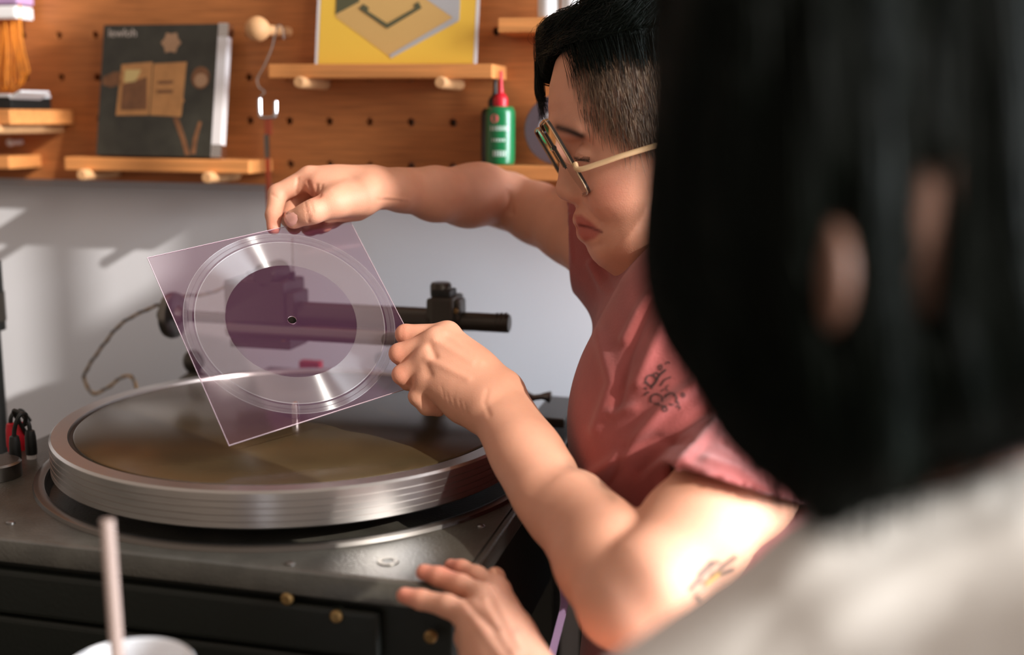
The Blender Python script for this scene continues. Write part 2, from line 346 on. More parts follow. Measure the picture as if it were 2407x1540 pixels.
# white bottles at the top right
def jar(px, name, label, x2=None):
    q = onY(px, 36, 1.165); t = thing(name, label, 'bottle', (q[0], 1.165, 1.3109))
    bm = bmesh.new(); lathe(bm, [(0, 0), (.0105, 0), (.0115, .001), (.0115, .052), (.009, .057), (.006, .059), (0, .059)], (q[0], 1.165, 1.3109), n=32, cap=False); obj('bottle_body', bm, M['white'], t, True)
    bm = bmesh.new(); lathe(bm, [(.0117, .021), (.0117, .045)], (q[0], 1.165, 1.3109), n=32, cap=False); obj('label_band', bm, x2, t, True)
    bm = bmesh.new(); lathe(bm, [(.007, .058), (.007, .07), (.006, .071), (0, .071)], (q[0], 1.165, 1.3109), n=24, cap=False); obj('cap', bm, M['white'], t, True)
jar(1290, 'small_bottle', 'small white bottle with a green label, left one above forehead', M['green'])
jar(1345, 'small_bottle', 'small white bottle with a blue label, right one partly behind hair', mat('label_blue', srgb(40, 70, 120), .5))
# ball peg with hook and hanging copper tool
q0, q1 = np.array([-.5487, YP + .01, 1.3031]), np.array([-.5603, 1.150, 1.3024])
bp_ = thing('ball_peg', 'round-headed wooden peg sticking out of the pegboard', 'peg', tuple(q0))
bm = bmesh.new(); rod(bm, q0, q1 + np.array([0, .008, 0]), .0058, 18); obj('peg_shaft', bm, M['dowel'], bp_, True)
bm = bmesh.new(); bmesh.ops.create_uvsphere(bm, u_segments=28, v_segments=18, radius=.0132, matrix=Matrix.Translation(q1)); obj('ball_head', bm, M['dowel'], bp_, True)
ct_ = thing('copper_tool', 'thin copper tool hanging on a bent wire hook from peg', 'tool', tuple(onY(640, 70, 1.176)))
Yh = 1.176
hp = [onY(*p, Yh) for p in [(668, 92), (664, 66), (655, 60), (648, 75), (640, 112), (622, 155), (606, 185), (610, 205), (622, 216), (610, 232)]]
obj('wire_hook', TB(spline(hp, 6), .0011, 8), M['steel'], ct_, True)
hp = [onY(*p, Yh) for p in [(610, 232), (611, 262), (616, 276), (640, 276), (647, 270), (648, 238)]]
obj('clevis', TB(spline(hp, 5), .0021, 10), M['steel'], ct_, True)
def strip_px(nm, x, y0, y1, wpx, m, dy=.0):
    a, b = onY(x, y0, Yh), onY(x, y1, Yh); w = wpx * .00047 / 2
    obj(nm, B(a[0] - w, a[0] + w, Yh - .0015 + dy, Yh + .0015 + dy, b[2], a[2], bev=.0004), m, ct_)
strip_px('copper_tang', 630, 276, 318, 17, M['copper'])
strip_px('steel_shank', 627, 316, 372, 11, M['alud'], -.0005)
strip_px('copper_blade', 629, 370, 512, 11, M['copper'])
# hank of orange cords
oc = thing('cord_hank', 'hank of thin orange cords bound by a white paper band', 'cord', tuple(onY(20, 20, 1.17)))
for k in range(9):
    x0 = -8 + k * 6 + random.uniform(-2, 2); xb = -18 + k * 8.5; yb = 222 - abs(k - 3) * 7 + random.uniform(-8, 8); Y0 = 1.185 - (k % 3) * .006; wl = 18 + random.uniform(-4, 5)
    pts = [onY(x0, -40, Y0), onY(x0, 30, Y0), onY(x0 - 2 + k, 100, Y0 - .002), onY(xb - 4, 170, Y0 - .004), onY(xb, yb - 12, Y0 - .004), onY(xb + wl * .5, yb, Y0 - .004), onY(xb + wl, yb - 14, Y0 - .006),
           onY(xb + wl + 1, 165, Y0 - .005), onY(x0 + 14, 100, Y0 - .004), onY(x0 + 8, 30, Y0 - .002), onY(x0 + 8, -40, Y0)]
    obj('cord_strand', TB(spline(pts, 6), .0011, 6), M['cord'], oc, True)
a, b = onY(-12, 46, 1.172), onY(47, 14, 1.172)
obj('paper_band', B(a[0], b[0], 1.164, 1.196, a[2], b[2], bev=.003), M['white'], oc)
a, b = onY(-12, 13, 1.172), onY(47, -40, 1.172)
obj('printed_band', B(a[0], b[0], 1.1645, 1.1955, a[2] + .0006, b[2], bev=.003), [M['lav']], oc)
# black box on the deep left shelf
a, b = onY(-60, 266, 1.11), onY(44, 238, 1.11)
bb = thing('black_device', 'black box with white trim on the deep left shelf', 'box', (a[0], 1.15, 1.2165))
obj('box_body', B(a[0], b[0] - .002, 1.1, 1.17, 1.2164, 1.2164 + .0125, bev=.001), M['black'], bb)
obj('white_lid', B(a[0], b[0] - .003, 1.099, 1.171, 1.2290, 1.2325, bev=.0008), M['white'], bb)
obj('white_flap', PR([(0, 0), (.004, .0005), (.016, .0075), (.015, .010), (.002, .004)], lambda x, y, d: (b[0] - .005 + x, 1.1 + d, 1.2265 + y), 0, .05), M['white'], bb)
# ------------------------------------------------------------------ desk, cup
desk = thing('desk', 'dark desk carrying the cutting machine and the paper cup', 'desk', (-.6, .7, 0))
obj('desk_top', B(-1.3, -.205, .34, 1.19, .772, .80, bev=.003), M['plinthside'], desk)
for x in (-1.26, -.25):
    for y in (.38, 1.15): obj('leg', B(x - .025, x + .025, y - .025, y + .025, 0, .7718), M['plinthside'], desk)
q = P(305, 1572, .62)
cup = thing('paper_cup', 'white drinking cup whose rim shows at the bottom edge', 'cup', (q[0], q[1], .8004))
hz = q[2] - .8004
obj('cup_wall', L([(.0, 0), (.024, 0), (.0245, .001), (.0325, hz - .002), (.0338, hz), (.0342, hz + .0012), (.0335, hz + .0022), (.0322, hz + .0012), (.0235, .003), (0, .003)], (q[0], q[1], .8004), n=56, cap=False), M['white'], cup, True)
a = P(252, 1222, .60); b = np.array([q[0] - .012, q[1] - .0, .806]); dd = (b - P(275, 1540, .605))
st = tag(obj('drinking_straw', TB(np.linspace(a, P(276, 1545, .607) + (P(276, 1545, .607) - a) * 1.15, 6), .0036, 18), M['straw'], smooth=True), 'pale straight drinking straw standing in the paper cup', 'straw')
# ------------------------------------------------------------------ cutting lathe
CX, CY, ZT = -.414, .9016, .950
mc = thing('record_lathe', 'dark disc-cutting machine with a large ribbed silver platter on the desk', 'record lathe', (-.437, .9, .8004))
x0, x1, y0, y1, zt = -.673, -.2, .675, 1.135, .910
def plinth():
    bm = bmesh.new(); n = 96
    def ringpts(k):        # rounded rectangle sampled by angle
        a = 2 * PI * k / n; c, s = math.cos(a), math.sin(a); hx, hy = (x1 - x0) / 2, (y1 - y0) / 2
        cx, cy = (x0 + x1) / 2, (y0 + y1) / 2
        # distance from platter centre along the ray to the rectangle
        ts = []
        if c > 1e-6: ts.append((x1 - CX) / c)
        if c < -1e-6: ts.append((x0 - CX) / c)
        if s > 1e-6: ts.append((y1 - CY) / s)
        if s < -1e-6: ts.append((y0 - CY) / s)
        t = min(ts); return CX + c * t, CY + s * t
    out, mid = [], []
    prof = [(.209, zt), (.207, zt - .004), (.205, zt - .010), (.0, zt - .010)]
    outer = [bm.verts.new((*ringpts(k), zt)) for k in range(n)]
    rings = [outer] + [[bm.verts.new((CX + r * math.cos(2 * PI * k / n), CY + r * math.sin(2 * PI * k / n), z)) for k in range(n)] for r, z in prof[:-1]]
    for a, b in zip(rings, rings[1:]):
        for k in range(n): bm.faces.new((a[k], a[(k + 1) % n], b[(k + 1) % n], b[k]))
    bm.faces.new(rings[-1])
    return bm
obj('deck_plate', plinth(), M['plinth'], mc, True, .5)
# front lip and corners of the deck
bm = bmesh.new()
lip = [(0, 0), (.004, -.0015), (.0065, -.006), (.0065, -.016), (.002, -.018), (-.02, -.018), (-.02, -.0006)]
prism(bm, [(y0 - a, zt + b) for a, b in lip], lambda y, z, d: (d, y, z), x0 - .006, x1 + .006)
obj('deck_lip', bm, M['plinth'], mc, True, .7)
obj('deck_lip', B(x1 - .0005, x1 + .0065, y0, y1, zt - .017, zt - .0006, bev=.002), M['plinth'], mc)
obj('deck_lip', B(x0 - .0065, x0 + .0005, y0, y1, zt - .017, zt - .0006, bev=.002), M['plinth'], mc)
# cabinet under the deck
obj('cabinet', B(x0 + .003, x1 - .003, y0 + .004, y1, .8006, zt - .0155, bev=.002), M['plinthside'], mc)
obj('front_panel', B(x0 + .004, x1 - .052, y0 - .0055, y0 + .0035, zt - .058, zt - .0235, bev=.004, seg=3), M['plinthside'], mc)
fp = obj('front_panel', B(x0 + .004, x1 - .006, y0 - .0045, y0 + .0035, .8012, zt - .0605, bev=.004, seg=3), M['plinthside'], mc)
obj('control_recess', B(-.335, -.268, y0 - .0066, y0 - .0040, .823, zt - .068, bev=.002), M['black'], mc)
for px, py in ((672, 1410), (788, 1452), (1010, 1500)):
    k = onY(px, py, y0 - .008); kb = L([(.0045, 0), (.0045, .003), (.003, .0045), (0, .0045)], (k[0], y0 - .0043, k[2]), (0, -1, 0), 16, False)
    obj('control_knob', kb, M['gold'], mc, True)
obj('side_tape', B(x1 - .0029, x1 - .0018, .795, .812, .8012, .864), mat('brass_tape', srgb(190, 150, 96), .4, .4, bump=.4, bscale=500, vary=.5, vscale=120), mc)
# raised ring, screws, hole on the deck
obj('deck_ring', L([(.2075, zt + .0001), (.2082, zt + .003), (.2125, zt + .0042), (.2165, zt + .003), (.2175, zt + .0001)], (CX, CY, 0), n=128, cap=False), M['alud'], mc, True)
def screw(x, y, r=.0034):
    k = P(x, y, 1) - CO; k = CO + k * (zt - CZ) / k[2]
    obj('screw_head', L([(r, 0), (r * .95, .0009), (r * .6, .0016), (0, .0018)], (k[0], k[1], zt), n=18, cap=False), M['alud'], mc, True)
for s in ((1130, 1238), (682, 1326), (25, 1230)): screw(*s)
k = P(912, 1321, 1) - CO; k = CO + k * (zt - CZ) / k[2]
obj('deck_socket', L([(.0078, 0), (.0074, .0008), (.0044, .0008), (.0040, .0002), (0, .0002)], (k[0], k[1], zt + .0001), n=28, cap=False), M['gun'], mc, True)
obj('socket_hole', L([(.0038, 0), (0, 0)], (k[0], k[1], zt + .0006), n=24, cap=False), M['black'], mc)
# platter
R0 = .203; zb = ZT - .0285; pr = [(0.03, zb - .006), (.03, zb), (R0 - .004, zb)]
pr += [(R0 - .0012, zb), (R0, zb + .0012)]
nr = 5; hh = (ZT - .0018 - zb - .0012) / nr
for i in range(nr):
    z = zb + .0012 + i * hh
    pr += [(R0, z + hh * .80), (R0 - .0009, z + hh * .86), (R0 - .0009, z + hh * .95), (R0, z + hh)] if i < nr - 1 else [(R0, z + hh)]
pr += [(R0 - .0018, ZT), (R0 - .0145, ZT), (R0 - .0155, ZT - .0030), (0, ZT - .0030)]
pl = obj('platter', L(pr, (CX, CY, 0), n=192, cap=False), M['alu'], mc, True, .4)
obj('platter_mat', L([(R0 - .0185, ZT - .0029), (R0 - .019, ZT - .0012), (R0 - .0205, ZT - .0006), (0.004, ZT - .0006)], (CX, CY, 0), n=160, cap=False), M['mat'], pl, True, .4)
obj('mat_gap', L([(R0 - .0155, ZT - .0029), (R0 - .0186, ZT - .0029)], (CX, CY, .00005), n=128, cap=False), M['black'], pl)
obj('spindle', L([(.0036, ZT - .0006), (.0036, ZT + .010), (.0028, ZT + .014), (0, ZT + .0152)], (CX, CY, 0), n=20, cap=False), M['steel'], pl, True)
obj('platter_bearing', L([(.05, zt - .0098), (.05, zb - .0006), (.0, zb - .0006)], (CX, CY, 0), n=48, cap=False), M['gun'], mc, True)
# overhead carriage
YT = 1.06
def xr(nm, p0, p1, Y, r, m, bev=.001, n=28):
    a, b = onY(*p0, Y), onY(*p1, Y); z = (a[2] + b[2]) / 2; bm = bmesh.new(); rod(bm, (a[0], Y, z), (b[0], Y, z), r, n, bev)
    return obj(nm, bm, m, mc, True, .7)
def pb_(nm, pxs, Y0, Y1, m, bev=.0015, Yr=None):
    (xa, ya), (xb, yb) = pxs; a, b = onY(xa, yb, Y0), onY(xb, ya, Y0)
    return obj(nm, B(a[0], b[0], Y0, Y1, a[2], b[2], bev=bev), m, mc)
xr('overhead_tube', (545, 740), (1020, 742), YT, .0125, M['gun'])
xr('feed_screw', (425, 744), (560, 748), YT - .01, .006, M['gun'])
xr('guide_rod', (536, 780), (1010, 794), YT - .028, .0075, M['alud'])
xr('rail_end', (1070, 757), (1198, 758), YT, .0092, M['gun'])
for px in (1166, 1176, 1186): xr('knurl_ring', (px, 758), (px + 5, 758), YT, .0096, M['gun'], .0003)
pb_('clamp_block', ((1008, 702), (1064, 800)), YT - .019, YT + .02, M['gun'], .003)
pb_('clamp_flange', ((1000, 706), (1081, 758)), YT - .012, YT + .012, M['gun'], .004)
pb_('clamp_neck', ((1013, 684), (1058, 706)), YT - .012, YT + .012, M['black'], .002)
k = onY(1035, 690, YT - .002); obj('clamp_knob', L([(.0102, 0), (.0105, .002), (.0105, .011), (.009, .0135), (0, .0138)], (k[0], YT, k[2] - .003), n=24), M['gun'], mc, True, .6)
k = onY(1071, 731, YT - .0125); obj('clamp_screw', L([(.003, 0), (.0026, .002), (0, .0026)], k, (0, -1, 0), 14), M['gold'], mc, True)
# support stem of the clamp down to the deck
pb_('support_stem', ((1012, 800), (1058, 960)), YT + .0, YT + .022, M['gun'], .002)
# hand wheel
k = onY(407, 741, YT - .01)
obj('hand_wheel', L([(.006, -.009), (.010, -.0065), (.019, -.006), (.0235, -.004), (.0245, 0), (.0235, .004), (.019, .006), (.010, .0065), (.006, .012)], k, (1, 0, 0), 48), M['alud'], mc, True, .8)
obj('wheel_nut', L([(.0055, -.016), (.006, -.009), (.0055, -.008)], k, (1, 0, 0), 18), M['gun'], mc, True, .6)
# cutter head carriage
pb_('carriage_block', ((528, 664), (666, 768)), YT - .022, YT + .03, M['gun'], .003)
pb_('carriage_side', ((664, 690), (689, 764)), YT - .018, YT + .02, M['gun'], .002)
pb_('carriage_foot', ((540, 790), (682, 816)), YT - .024, YT + .02, M['gun'], .002)
a = onY(640, 664, YT - .015); b = onY(668, 622, YT - .015)
bm = bmesh.new(); cxx = onY(640, 640, YT)[0]; rod(bm, (cxx, YT - .022, (a[2] + b[2]) / 2 - .002), (cxx, YT + .02, (a[2] + b[2]) / 2 - .002), .0122, 32, .002); obj('head_housing', bm, M['gun'], mc, True, .7)
pb_('head_bridge', ((577, 640), (628, 666)), YT - .012, YT + .015, M['gun'], .004)
pb_('label_plate', ((580, 652), (612, 663)), YT - .0135, YT - .0125, M['alud'], .0003)
k = onY(668, 795, YT - .026); obj('foot_screw', L([(.0035, 0), (.003, .002), (0, .0024)], k, (0, -1, 0), 14), M['gold'], mc, True)
k = onY(683, 560, YT); k2 = onY(683, 690, YT); bm = bmesh.new(); rod(bm, (k[0], YT + .004, k2[2]), (k[0], YT + .004, k[2]), .0009, 10); obj('lift_rod', bm, M['steel'], mc)
k = onY(684, 662, YT); k2 = onY(684, 640, YT); bm = bmesh.new(); rod(bm, (k[0], YT + .004, k[2]), (k[0], YT + .004, k2[2]), .003, 14); obj('lift_knob', bm, M['black'], mc)
# left rear support with round knob
k = onY(455, 850, 1.085)
bm = bmesh.new(); bmesh.ops.create_uvsphere(bm, u_segments=28, v_segments=18, radius=.0125, matrix=Matrix.Translation(k) @ Matrix.Diagonal((.95, .8, 1.05, 1))); obj('support_knob', bm, M['gun'], mc, True)
obj('support_foot', L([(.030, 0), (.030, .012), (.012, .014), (.010, k[2] - zt - .026), (.018, k[2] - zt - .022), (.017, k[2] - zt - .018), (.008, k[2] - zt - .012), (0, k[2] - zt)], (k[0] + .001, 1.085, zt), n=32, cap=False), M['gun'], mc, True, .8)
# rear deck housing, red box, crank
pb_('rear_housing', ((622, 873), (700, 905)), 1.12, 1.134, M['gun'], .001)
pb_('rear_housing', ((1245, 986), (1326, 1002)), 1.04, 1.13, M['gun'], .002)
k = onY(731, 860, 1.128); obj('red_switch', B(k[0] - .012, k[0] + .012, 1.122, 1.134, k[2] - .006, k[2] + .006, bev=.002), M['red'], mc)
obj('switch_base', B(k[0] - .014, k[0] + .09, 1.118, 1.1349, zt + .0002, k[2] - .0062, bev=.002), mat('red_enamel', srgb(150, 40, 62), .4), mc)
pts = [onY(*p, 1.07) for p in ((1180, 922), (1225, 932), (1240, 936), (1262, 934), (1278, 932), (1290, 933), (1297, 934))]
obj('crank_handle', TB(spline(pts, 6), .0072, 16, np.interp(np.linspace(0, 1, 37), [0, .22, .35, .45, .58, .72, .86, .95, 1], [.9, 1.1, .95, .42, .40, .58, .82, .7, .2])), M['alud'], mc, True)
k = pts[0]; bm = bmesh.new(); rod(bm, (k[0], 1.07, zt + .0002), (k[0], 1.07, k[2]), .006, 16); obj('crank_post', bm, M['gun'], mc, True)
# braided lead
pts = [onY(*p, 1.098) for p in ((660, 612), (560, 660), (490, 690), (435, 696), (383, 713), (330, 735), (282, 764), (240, 815), (208, 862), (198, 886), (208, 915), (226, 925), (258, 908), (288, 886), (308, 886), (320, 908), (322, 935))]
pp = spline(pts, 10)
ld = tag(obj('braided_lead', TB(pp, .0016, 8), M['gold'], smooth=True), 'thin twisted gold lead looping in the air left of the hand wheel', 'cable')
Tn = np.gradient(pp, axis=0); Tn /= np.linalg.norm(Tn, axis=1)[:, None]; U_ = np.cross(Tn, [0, 1, 0]); U_ /= np.linalg.norm(U_, axis=1)[:, None]; V_ = np.cross(Tn, U_)
s_ = np.cumsum(np.linalg.norm(np.gradient(pp, axis=0), axis=1)) / .0035
obj('braid_ply', TB(pp + .0013 * (np.cos(s_)[:, None] * U_ + np.sin(s_)[:, None] * V_), .0011, 6), M['black'], ld, True)
# plugs at the left of the deck
def plug(px, py, label, m, tipm, lead, lean=(0, 0)):
    k = P(px, py, 1) - CO; k = CO + k * (zt - CZ) / k[2]; ax = np.array([lean[0], lean[1], 1.])
    t = thing('audio_plug', label, 'plug', tuple(k))
    obj('plug_tip', L([(.0042, 0), (.0042, .004)], k, ax, 18), tipm, t, True, .6)
    obj('plug_sleeve', L([(.0048, .0041), (.0050, .008), (.0047, .020), (.0038, .0255), (.0022, .0265)], k, ax, 22), m, t, True, .7)
    top = k + ax / np.linalg.norm(ax) * .026
    obj('plug_lead', TB(spline([top] + lead(top), 8), .0019, 8), M['black'], t, True)
    return t
plug(75, 1078, 'black audio plug nearer the platter with an arching black lead', M['black'], M['white'], lambda t: [t + np.array(v) for v in ((-.001, 0, .006), (-.006, 0, .013), (-.014, .001, .0165), (-.018, .004, .014), (-.019, .012, .002), (-.02, .022, -.012))])
plug(38, 1092, 'black audio plug with a red ring beside the deck edge', M['black'], M['red'], lambda t: [t + np.array(v) for v in ((.001, 0, .006), (.004, .0, .014), (.006, .003, .019), (.004, .012, .016), (-.004, .02, .004))])
plug(30, 1060, 'red audio plug standing behind the black plugs, left one', M['red'], M['red'], lambda t: [t + np.array(v) for v in ((.001, 0, .006), (.003, .004, .01), (.004, .012, .006), (.002, .02, -.004))])
plug(50, 1058, 'red audio plug standing behind the black plugs, right one', M['red'], M['red'], lambda t: [t + np.array(v) for v in ((-.001, 0, .006), (-.002, .004, .010), (-.004, .012, .006), (-.004, .02, -.004))])
# things at the left edge
k = P(-10, 1120, 1) - CO; k = CO + k * (zt - CZ) / k[2]
obj('speed_dial', L([(.021, 0), (.021, .012), (.019, .0135), (0, .0138)], (k[0] + .0, k[1], zt + .0002), n=48, cap=False), M['alud'], mc, True, .6)
st = thing('tonearm_stand', 'black upright stand cut off by the left edge', 'stand', (onY(-25, 1060, 1.0)[0], 1.0, .8004))
k = onY(-24, 800, 1.0)
obj('stand_column', L([(.035, .8004), (.035, .81), (.011, .812), (.011, .99), (.0165, .9905), (.0165, 1.0615), (.0, 1.0618)], (k[0], 1.0, 0), n=28, cap=False), M['black'], st, True, .6)
obj('stand_collar', L([(.0176, 1.0), (.0176, 1.03)], (k[0], 1.0, 0), n=28), M['gun'], st, True, .6)
rk = thing('equipment_cabinet', 'low black cabinet behind the person, right of the cutting machine', 'cabinet', (.1, 1.08, 0))
obj('cabinet_body', B(-.192, .55, 1.105, 1.2, .04, .893, bev=.003), M['plinthside'], rk)
obj('cabinet_top', B(-.196, .56, 1.098, 1.204, .8933, .905, bev=.002), M['plinth'], rk)
for x in (-.05, .32): obj('cabinet_door', B(x - .13, x + .13, 1.097, 1.1048, .08, .87, bev=.002), M['black'], rk)
obj('plinth_foot', B(-.18, .54, 1.12, 1.19, 0, .0398), M['black'], rk)
# lavender strap hanging on the right of the cabinet
pts = [np.array(v) for v in (P(1330, 1200, .95), P(1322, 1330, .89), P(1322, 1372, .87), P(1326, 1420, .86), P(1312, 1480, .855), P(1296, 1545, .85), P(1280, 1640, .85))]
bm = bmesh.new(); pp = spline(pts, 6); n_ = len(pp); a = [bm.verts.new(p + np.array([-.0028, 0, 0])) for p in pp]; b = [bm.verts.new(p + np.array([.0028, .002, 0])) for p in pp]
for i in range(n_ - 1): bm.faces.new((a[i], a[i + 1], b[i + 1], b[i]))
bmesh.ops.solidify(bm, geom=bm.faces[:], thickness=.0009)
tag(obj('lavender_strap', bm, M['lav']), 'thin lavender strap hanging between the machine and the rose shirt', 'strap')
# ------------------------------------------------------------------ sculpting: distance fields meshed with surface nets
class Field:
    def __init__(s, lo, hi, h, frame=None):
        s.h = h; s.lo = np.asarray(lo, float); s.n = np.ceil((np.asarray(hi) - s.lo) / h).astype(int) + 1
        s.d = np.full(s.n, 1., np.float32); s.frame = frame
        s.ax = [(s.lo[i] + h * np.arange(s.n[i])).astype(np.float32) for i in range(3)]
    def sub(s, lo, hi, pad):
        sl = []
        for i in range(3):
            a = int(np.clip(math.floor((lo[i] - pad - s.lo[i]) / s.h), 0, s.n[i])); b = int(np.clip(math.ceil((hi[i] + pad - s.lo[i]) / s.h) + 1, 0, s.n[i])); sl.append(slice(a, b))
        return tuple(sl), s.ax[0][sl[0]][:, None, None], s.ax[1][sl[1]][None, :, None], s.ax[2][sl[2]][None, None, :]
    def put(s, sl, e, k, mode='u'):
        d = s.d[sl]
        if d.size == 0: return
        if mode == 'u':
            if k > 0:
                g = np.maximum(k - np.abs(d - e), 0) / k; s.d[sl] = np.minimum(d, e) - g * g * (k * .25)
            else: s.d[sl] = np.minimum(d, e)
        else:
            e = -e
            if k > 0:
                g = np.maximum(k - np.abs(d - e), 0) / k; s.d[sl] = np.maximum(d, e) + g * g * (k * .25)
            else: s.d[sl] = np.maximum(d, e)
    def cone(s, a, b, ra, rb, k=.0, mode='u', cut=None, shell=0):
        a = np.asarray(a, float); b = np.asarray(b, float); r = max(ra, rb)
        sl, X, Y, Z = s.sub(np.minimum(a, b) - r, np.maximum(a, b) + r, k + 4 * s.h)
        v = b - a; L2 = v @ v + 1e-12
        t = np.clip(((X - a[0]) * v[0] + (Y - a[1]) * v[1] + (Z - a[2]) * v[2]) / L2, 0, 1)
        e = np.sqrt((X - a[0] - t * v[0]) ** 2 + (Y - a[1] - t * v[1]) ** 2 + (Z - a[2] - t * v[2]) ** 2) - (ra + t * (rb - ra))
        if shell: e = np.maximum(e, -(e + shell))
        if cut is not None:
            p, n = cut; e = np.maximum(e, (X - p[0]) * n[0] + (Y - p[1]) * n[1] + (Z - p[2]) * n[2])
        s.put(sl, e.astype(np.float32), k, mode)
    def chain(s, pts, rs, k):
        for a, b, ra, rb in zip(pts, pts[1:], rs, rs[1:]): s.cone(a, b, ra, rb, k)
    def ell(s, c, r, k=.0, axes=None, mode='u'):
        c = np.asarray(c, float); R = max(r)
        sl, X, Y, Z = s.sub(c - R, c + R, k + 4 * s.h)
        dx, dy, dz = X - c[0], Y - c[1], Z - c[2]
        A = np.eye(3) if axes is None else np.array([np.asarray(q, float) / np.linalg.norm(q) for q in axes])
        q = [(dx * A[i][0] + dy * A[i][1] + dz * A[i][2]) for i in range(3)]
        k0 = np.sqrt(sum((q[i] / r[i]) ** 2 for i in range(3))); k1 = np.sqrt(sum((q[i] / r[i] ** 2) ** 2 for i in range(3))) + 1e-9
        s.put(sl, (k0 * (k0 - 1) / k1).astype(np.float32), k, mode)
    def mesh(s, smooth=2):
        F = s.d; ins = F < 0; nx, ny, nz = F.shape
        cnt = np.zeros((nx - 1, ny - 1, nz - 1), np.int8)
        for i in (0, 1):
            for j in (0, 1):
                for k in (0, 1): cnt += ins[i:nx - 1 + i, j:ny - 1 + j, k:nz - 1 + k]
        I, J, K = np.nonzero((cnt > 0) & (cnt < 8)); idm = np.full(cnt.shape, -1, np.int32); idm[I, J, K] = np.arange(len(I))
        val = {(i, j, k): F[I + i, J + j, K + k] for i in (0, 1) for j in (0, 1) for k in (0, 1)}
        acc = np.zeros((len(I), 3)); num = np.zeros(len(I))
        for ax in range(3):
            for p in (0, 1):
                for q in (0, 1):
                    c0 = [p, q]; c0.insert(ax, 0); c1 = [p, q]; c1.insert(ax, 1)
                    a, b = val[tuple(c0)], val[tuple(c1)]; m = (a < 0) != (b < 0); t = np.where(m, a / np.where(m, a - b, 1), 0)
                    pos = np.tile(np.array(c0, float), (len(I), 1)); pos[:, ax] = t; acc += pos * m[:, None]; num += m
        V = s.lo + s.h * (np.stack([I, J, K], 1) + acc / num[:, None])
        Q = []
        for ax in range(3):
            o = [a for a in range(3) if a != ax]
            s0 = [slice(1, n - 1) for n in F.shape]; s0[ax] = slice(0, F.shape[ax] - 1); s1 = list(s0); s1[ax] = slice(1, F.shape[ax])
            a, b = ins[tuple(s0)], ins[tuple(s1)]; idx = np.argwhere(a != b)
            if not len(idx): continue
            sg = a[tuple(idx.T)]; base = idx.copy(); base[:, o[0]] += 1; base[:, o[1]] += 1
            def cell(u, v):
                c = base.copy(); c[:, o[0]] -= u; c[:, o[1]] -= v; return idm[c[:, 0], c[:, 1], c[:, 2]]
            q = np.stack([cell(0, 0), cell(1, 0), cell(1, 1), cell(0, 1)], 1)
            fl = sg if ax != 1 else ~sg
            q[~fl] = q[~fl][:, ::-1]; Q.append(q)
        Q = np.concatenate(Q); Q = Q[(Q >= 0).all(1)]
        E = np.concatenate([Q[:, [i, (i + 1) % 4]] for i in range(4)])
        for it in range(smooth):
            for w in (.5, -.52):
                S = np.zeros_like(V); n = np.zeros(len(V))
                for c in range(3): S[:, c] = np.bincount(E[:, 0], V[E[:, 1], c], len(V)) + np.bincount(E[:, 1], V[E[:, 0], c], len(V))
                n = np.bincount(E[:, 0], minlength=len(V)) + np.bincount(E[:, 1], minlength=len(V)); V = V + w * (S / np.maximum(n, 1)[:, None] - V)
        if s.frame is not None: V = s.frame(V)
        return V, Q
def largest(V, Q):
    lab = np.arange(len(V))
    while True:
        m = lab[Q].min(1); new = lab.copy()
        for i in range(4): np.minimum.at(new, Q[:, i], m)
        new = new[new]
        if (new == lab).all(): break
        lab = new
    keep = np.argmax(np.bincount(lab)); Q = Q[lab[Q[:, 0]] == keep]; u = np.unique(Q); r = np.full(len(V), -1); r[u] = np.arange(len(u))
    return V[u], r[Q]
def normals(V, Q):
    n = np.cross(V[Q[:, 2]] - V[Q[:, 0]], V[Q[:, 3]] - V[Q[:, 1]]); N = np.zeros_like(V)
    for c in range(3):
        for i in range(4): N[:, c] += np.bincount(Q[:, i], n[:, c], len(V))
    return N / (np.linalg.norm(N, axis=1)[:, None] + 1e-12)
def pix(V):
    v = V - CO; z = v @ CF; return np.stack([W / 2 + FPX * (v @ CR) / z, H / 2 - FPX * (v @ CU) / z], 1)
def facing(V, N):
    v = CO - V; v /= np.linalg.norm(v, axis=1)[:, None]; return (v * N).sum(1)
def seg_dist(p, line):
    line = np.asarray(line, float); out = np.full(len(p), 1e9)
    for a, b in zip(line, line[1:]):
        v = b - a; t = np.clip(((p - a) @ v) / (v @ v + 1e-9), 0, 1); out = np.minimum(out, np.linalg.norm(p - a - t[:, None] * v, axis=1))
    return out
def crease(V, N, lines):
    """ridges (amp > 0) and creases (amp < 0) drawn on a sculpted surface: (points, width px, height m)"""
    p = pix(V); f = np.clip(facing(V, N) * 3, 0, 1); out = V.copy()
    for pts, w, amp in lines:
        out += N * (amp * np.exp(-(seg_dist(p, pts) / w) ** 2) * f)[:, None]
    return out
def in_poly(p, poly):
    poly = np.asarray(poly, float); c = np.zeros(len(p), bool)
    for (x0, y0), (x1, y1) in zip(poly, np.roll(poly, -1, 0)):
        m = ((y0 > p[:, 1]) != (y1 > p[:, 1])); c ^= m & (p[:, 0] < (x1 - x0) * (p[:, 1] - y0) / (y1 - y0 + 1e-12) + x0)
    return c
def poly_sd(p, poly):
    d = seg_dist(p, list(poly) + [poly[0]]); return np.where(in_poly(p, poly), -d, d)
def soft(p, poly, w):
    """1 inside the outline, 0 outside, with a soft border w wide"""
    return np.clip(.5 - poly_sd(p, poly) / w, 0, 1)
def mixp(C, w, col):
    return C * (1 - w[:, None]) + np.asarray(col[:3])[None] * w[:, None]
SKIN = np.array(srgb(212, 153, 125)[:3])
M['skin'] = attr_mat('skin', .56, sss=.25, spec=.32, bump=.12, bscale=900)
M['hair'] = mat('black_hair', (.0028, .0055, .0034, 1), .5, spec=.14)
M['hairshell'] = mat('black_hair_mass', (.0022, .0045, .0030, 1), .75, spec=.08)
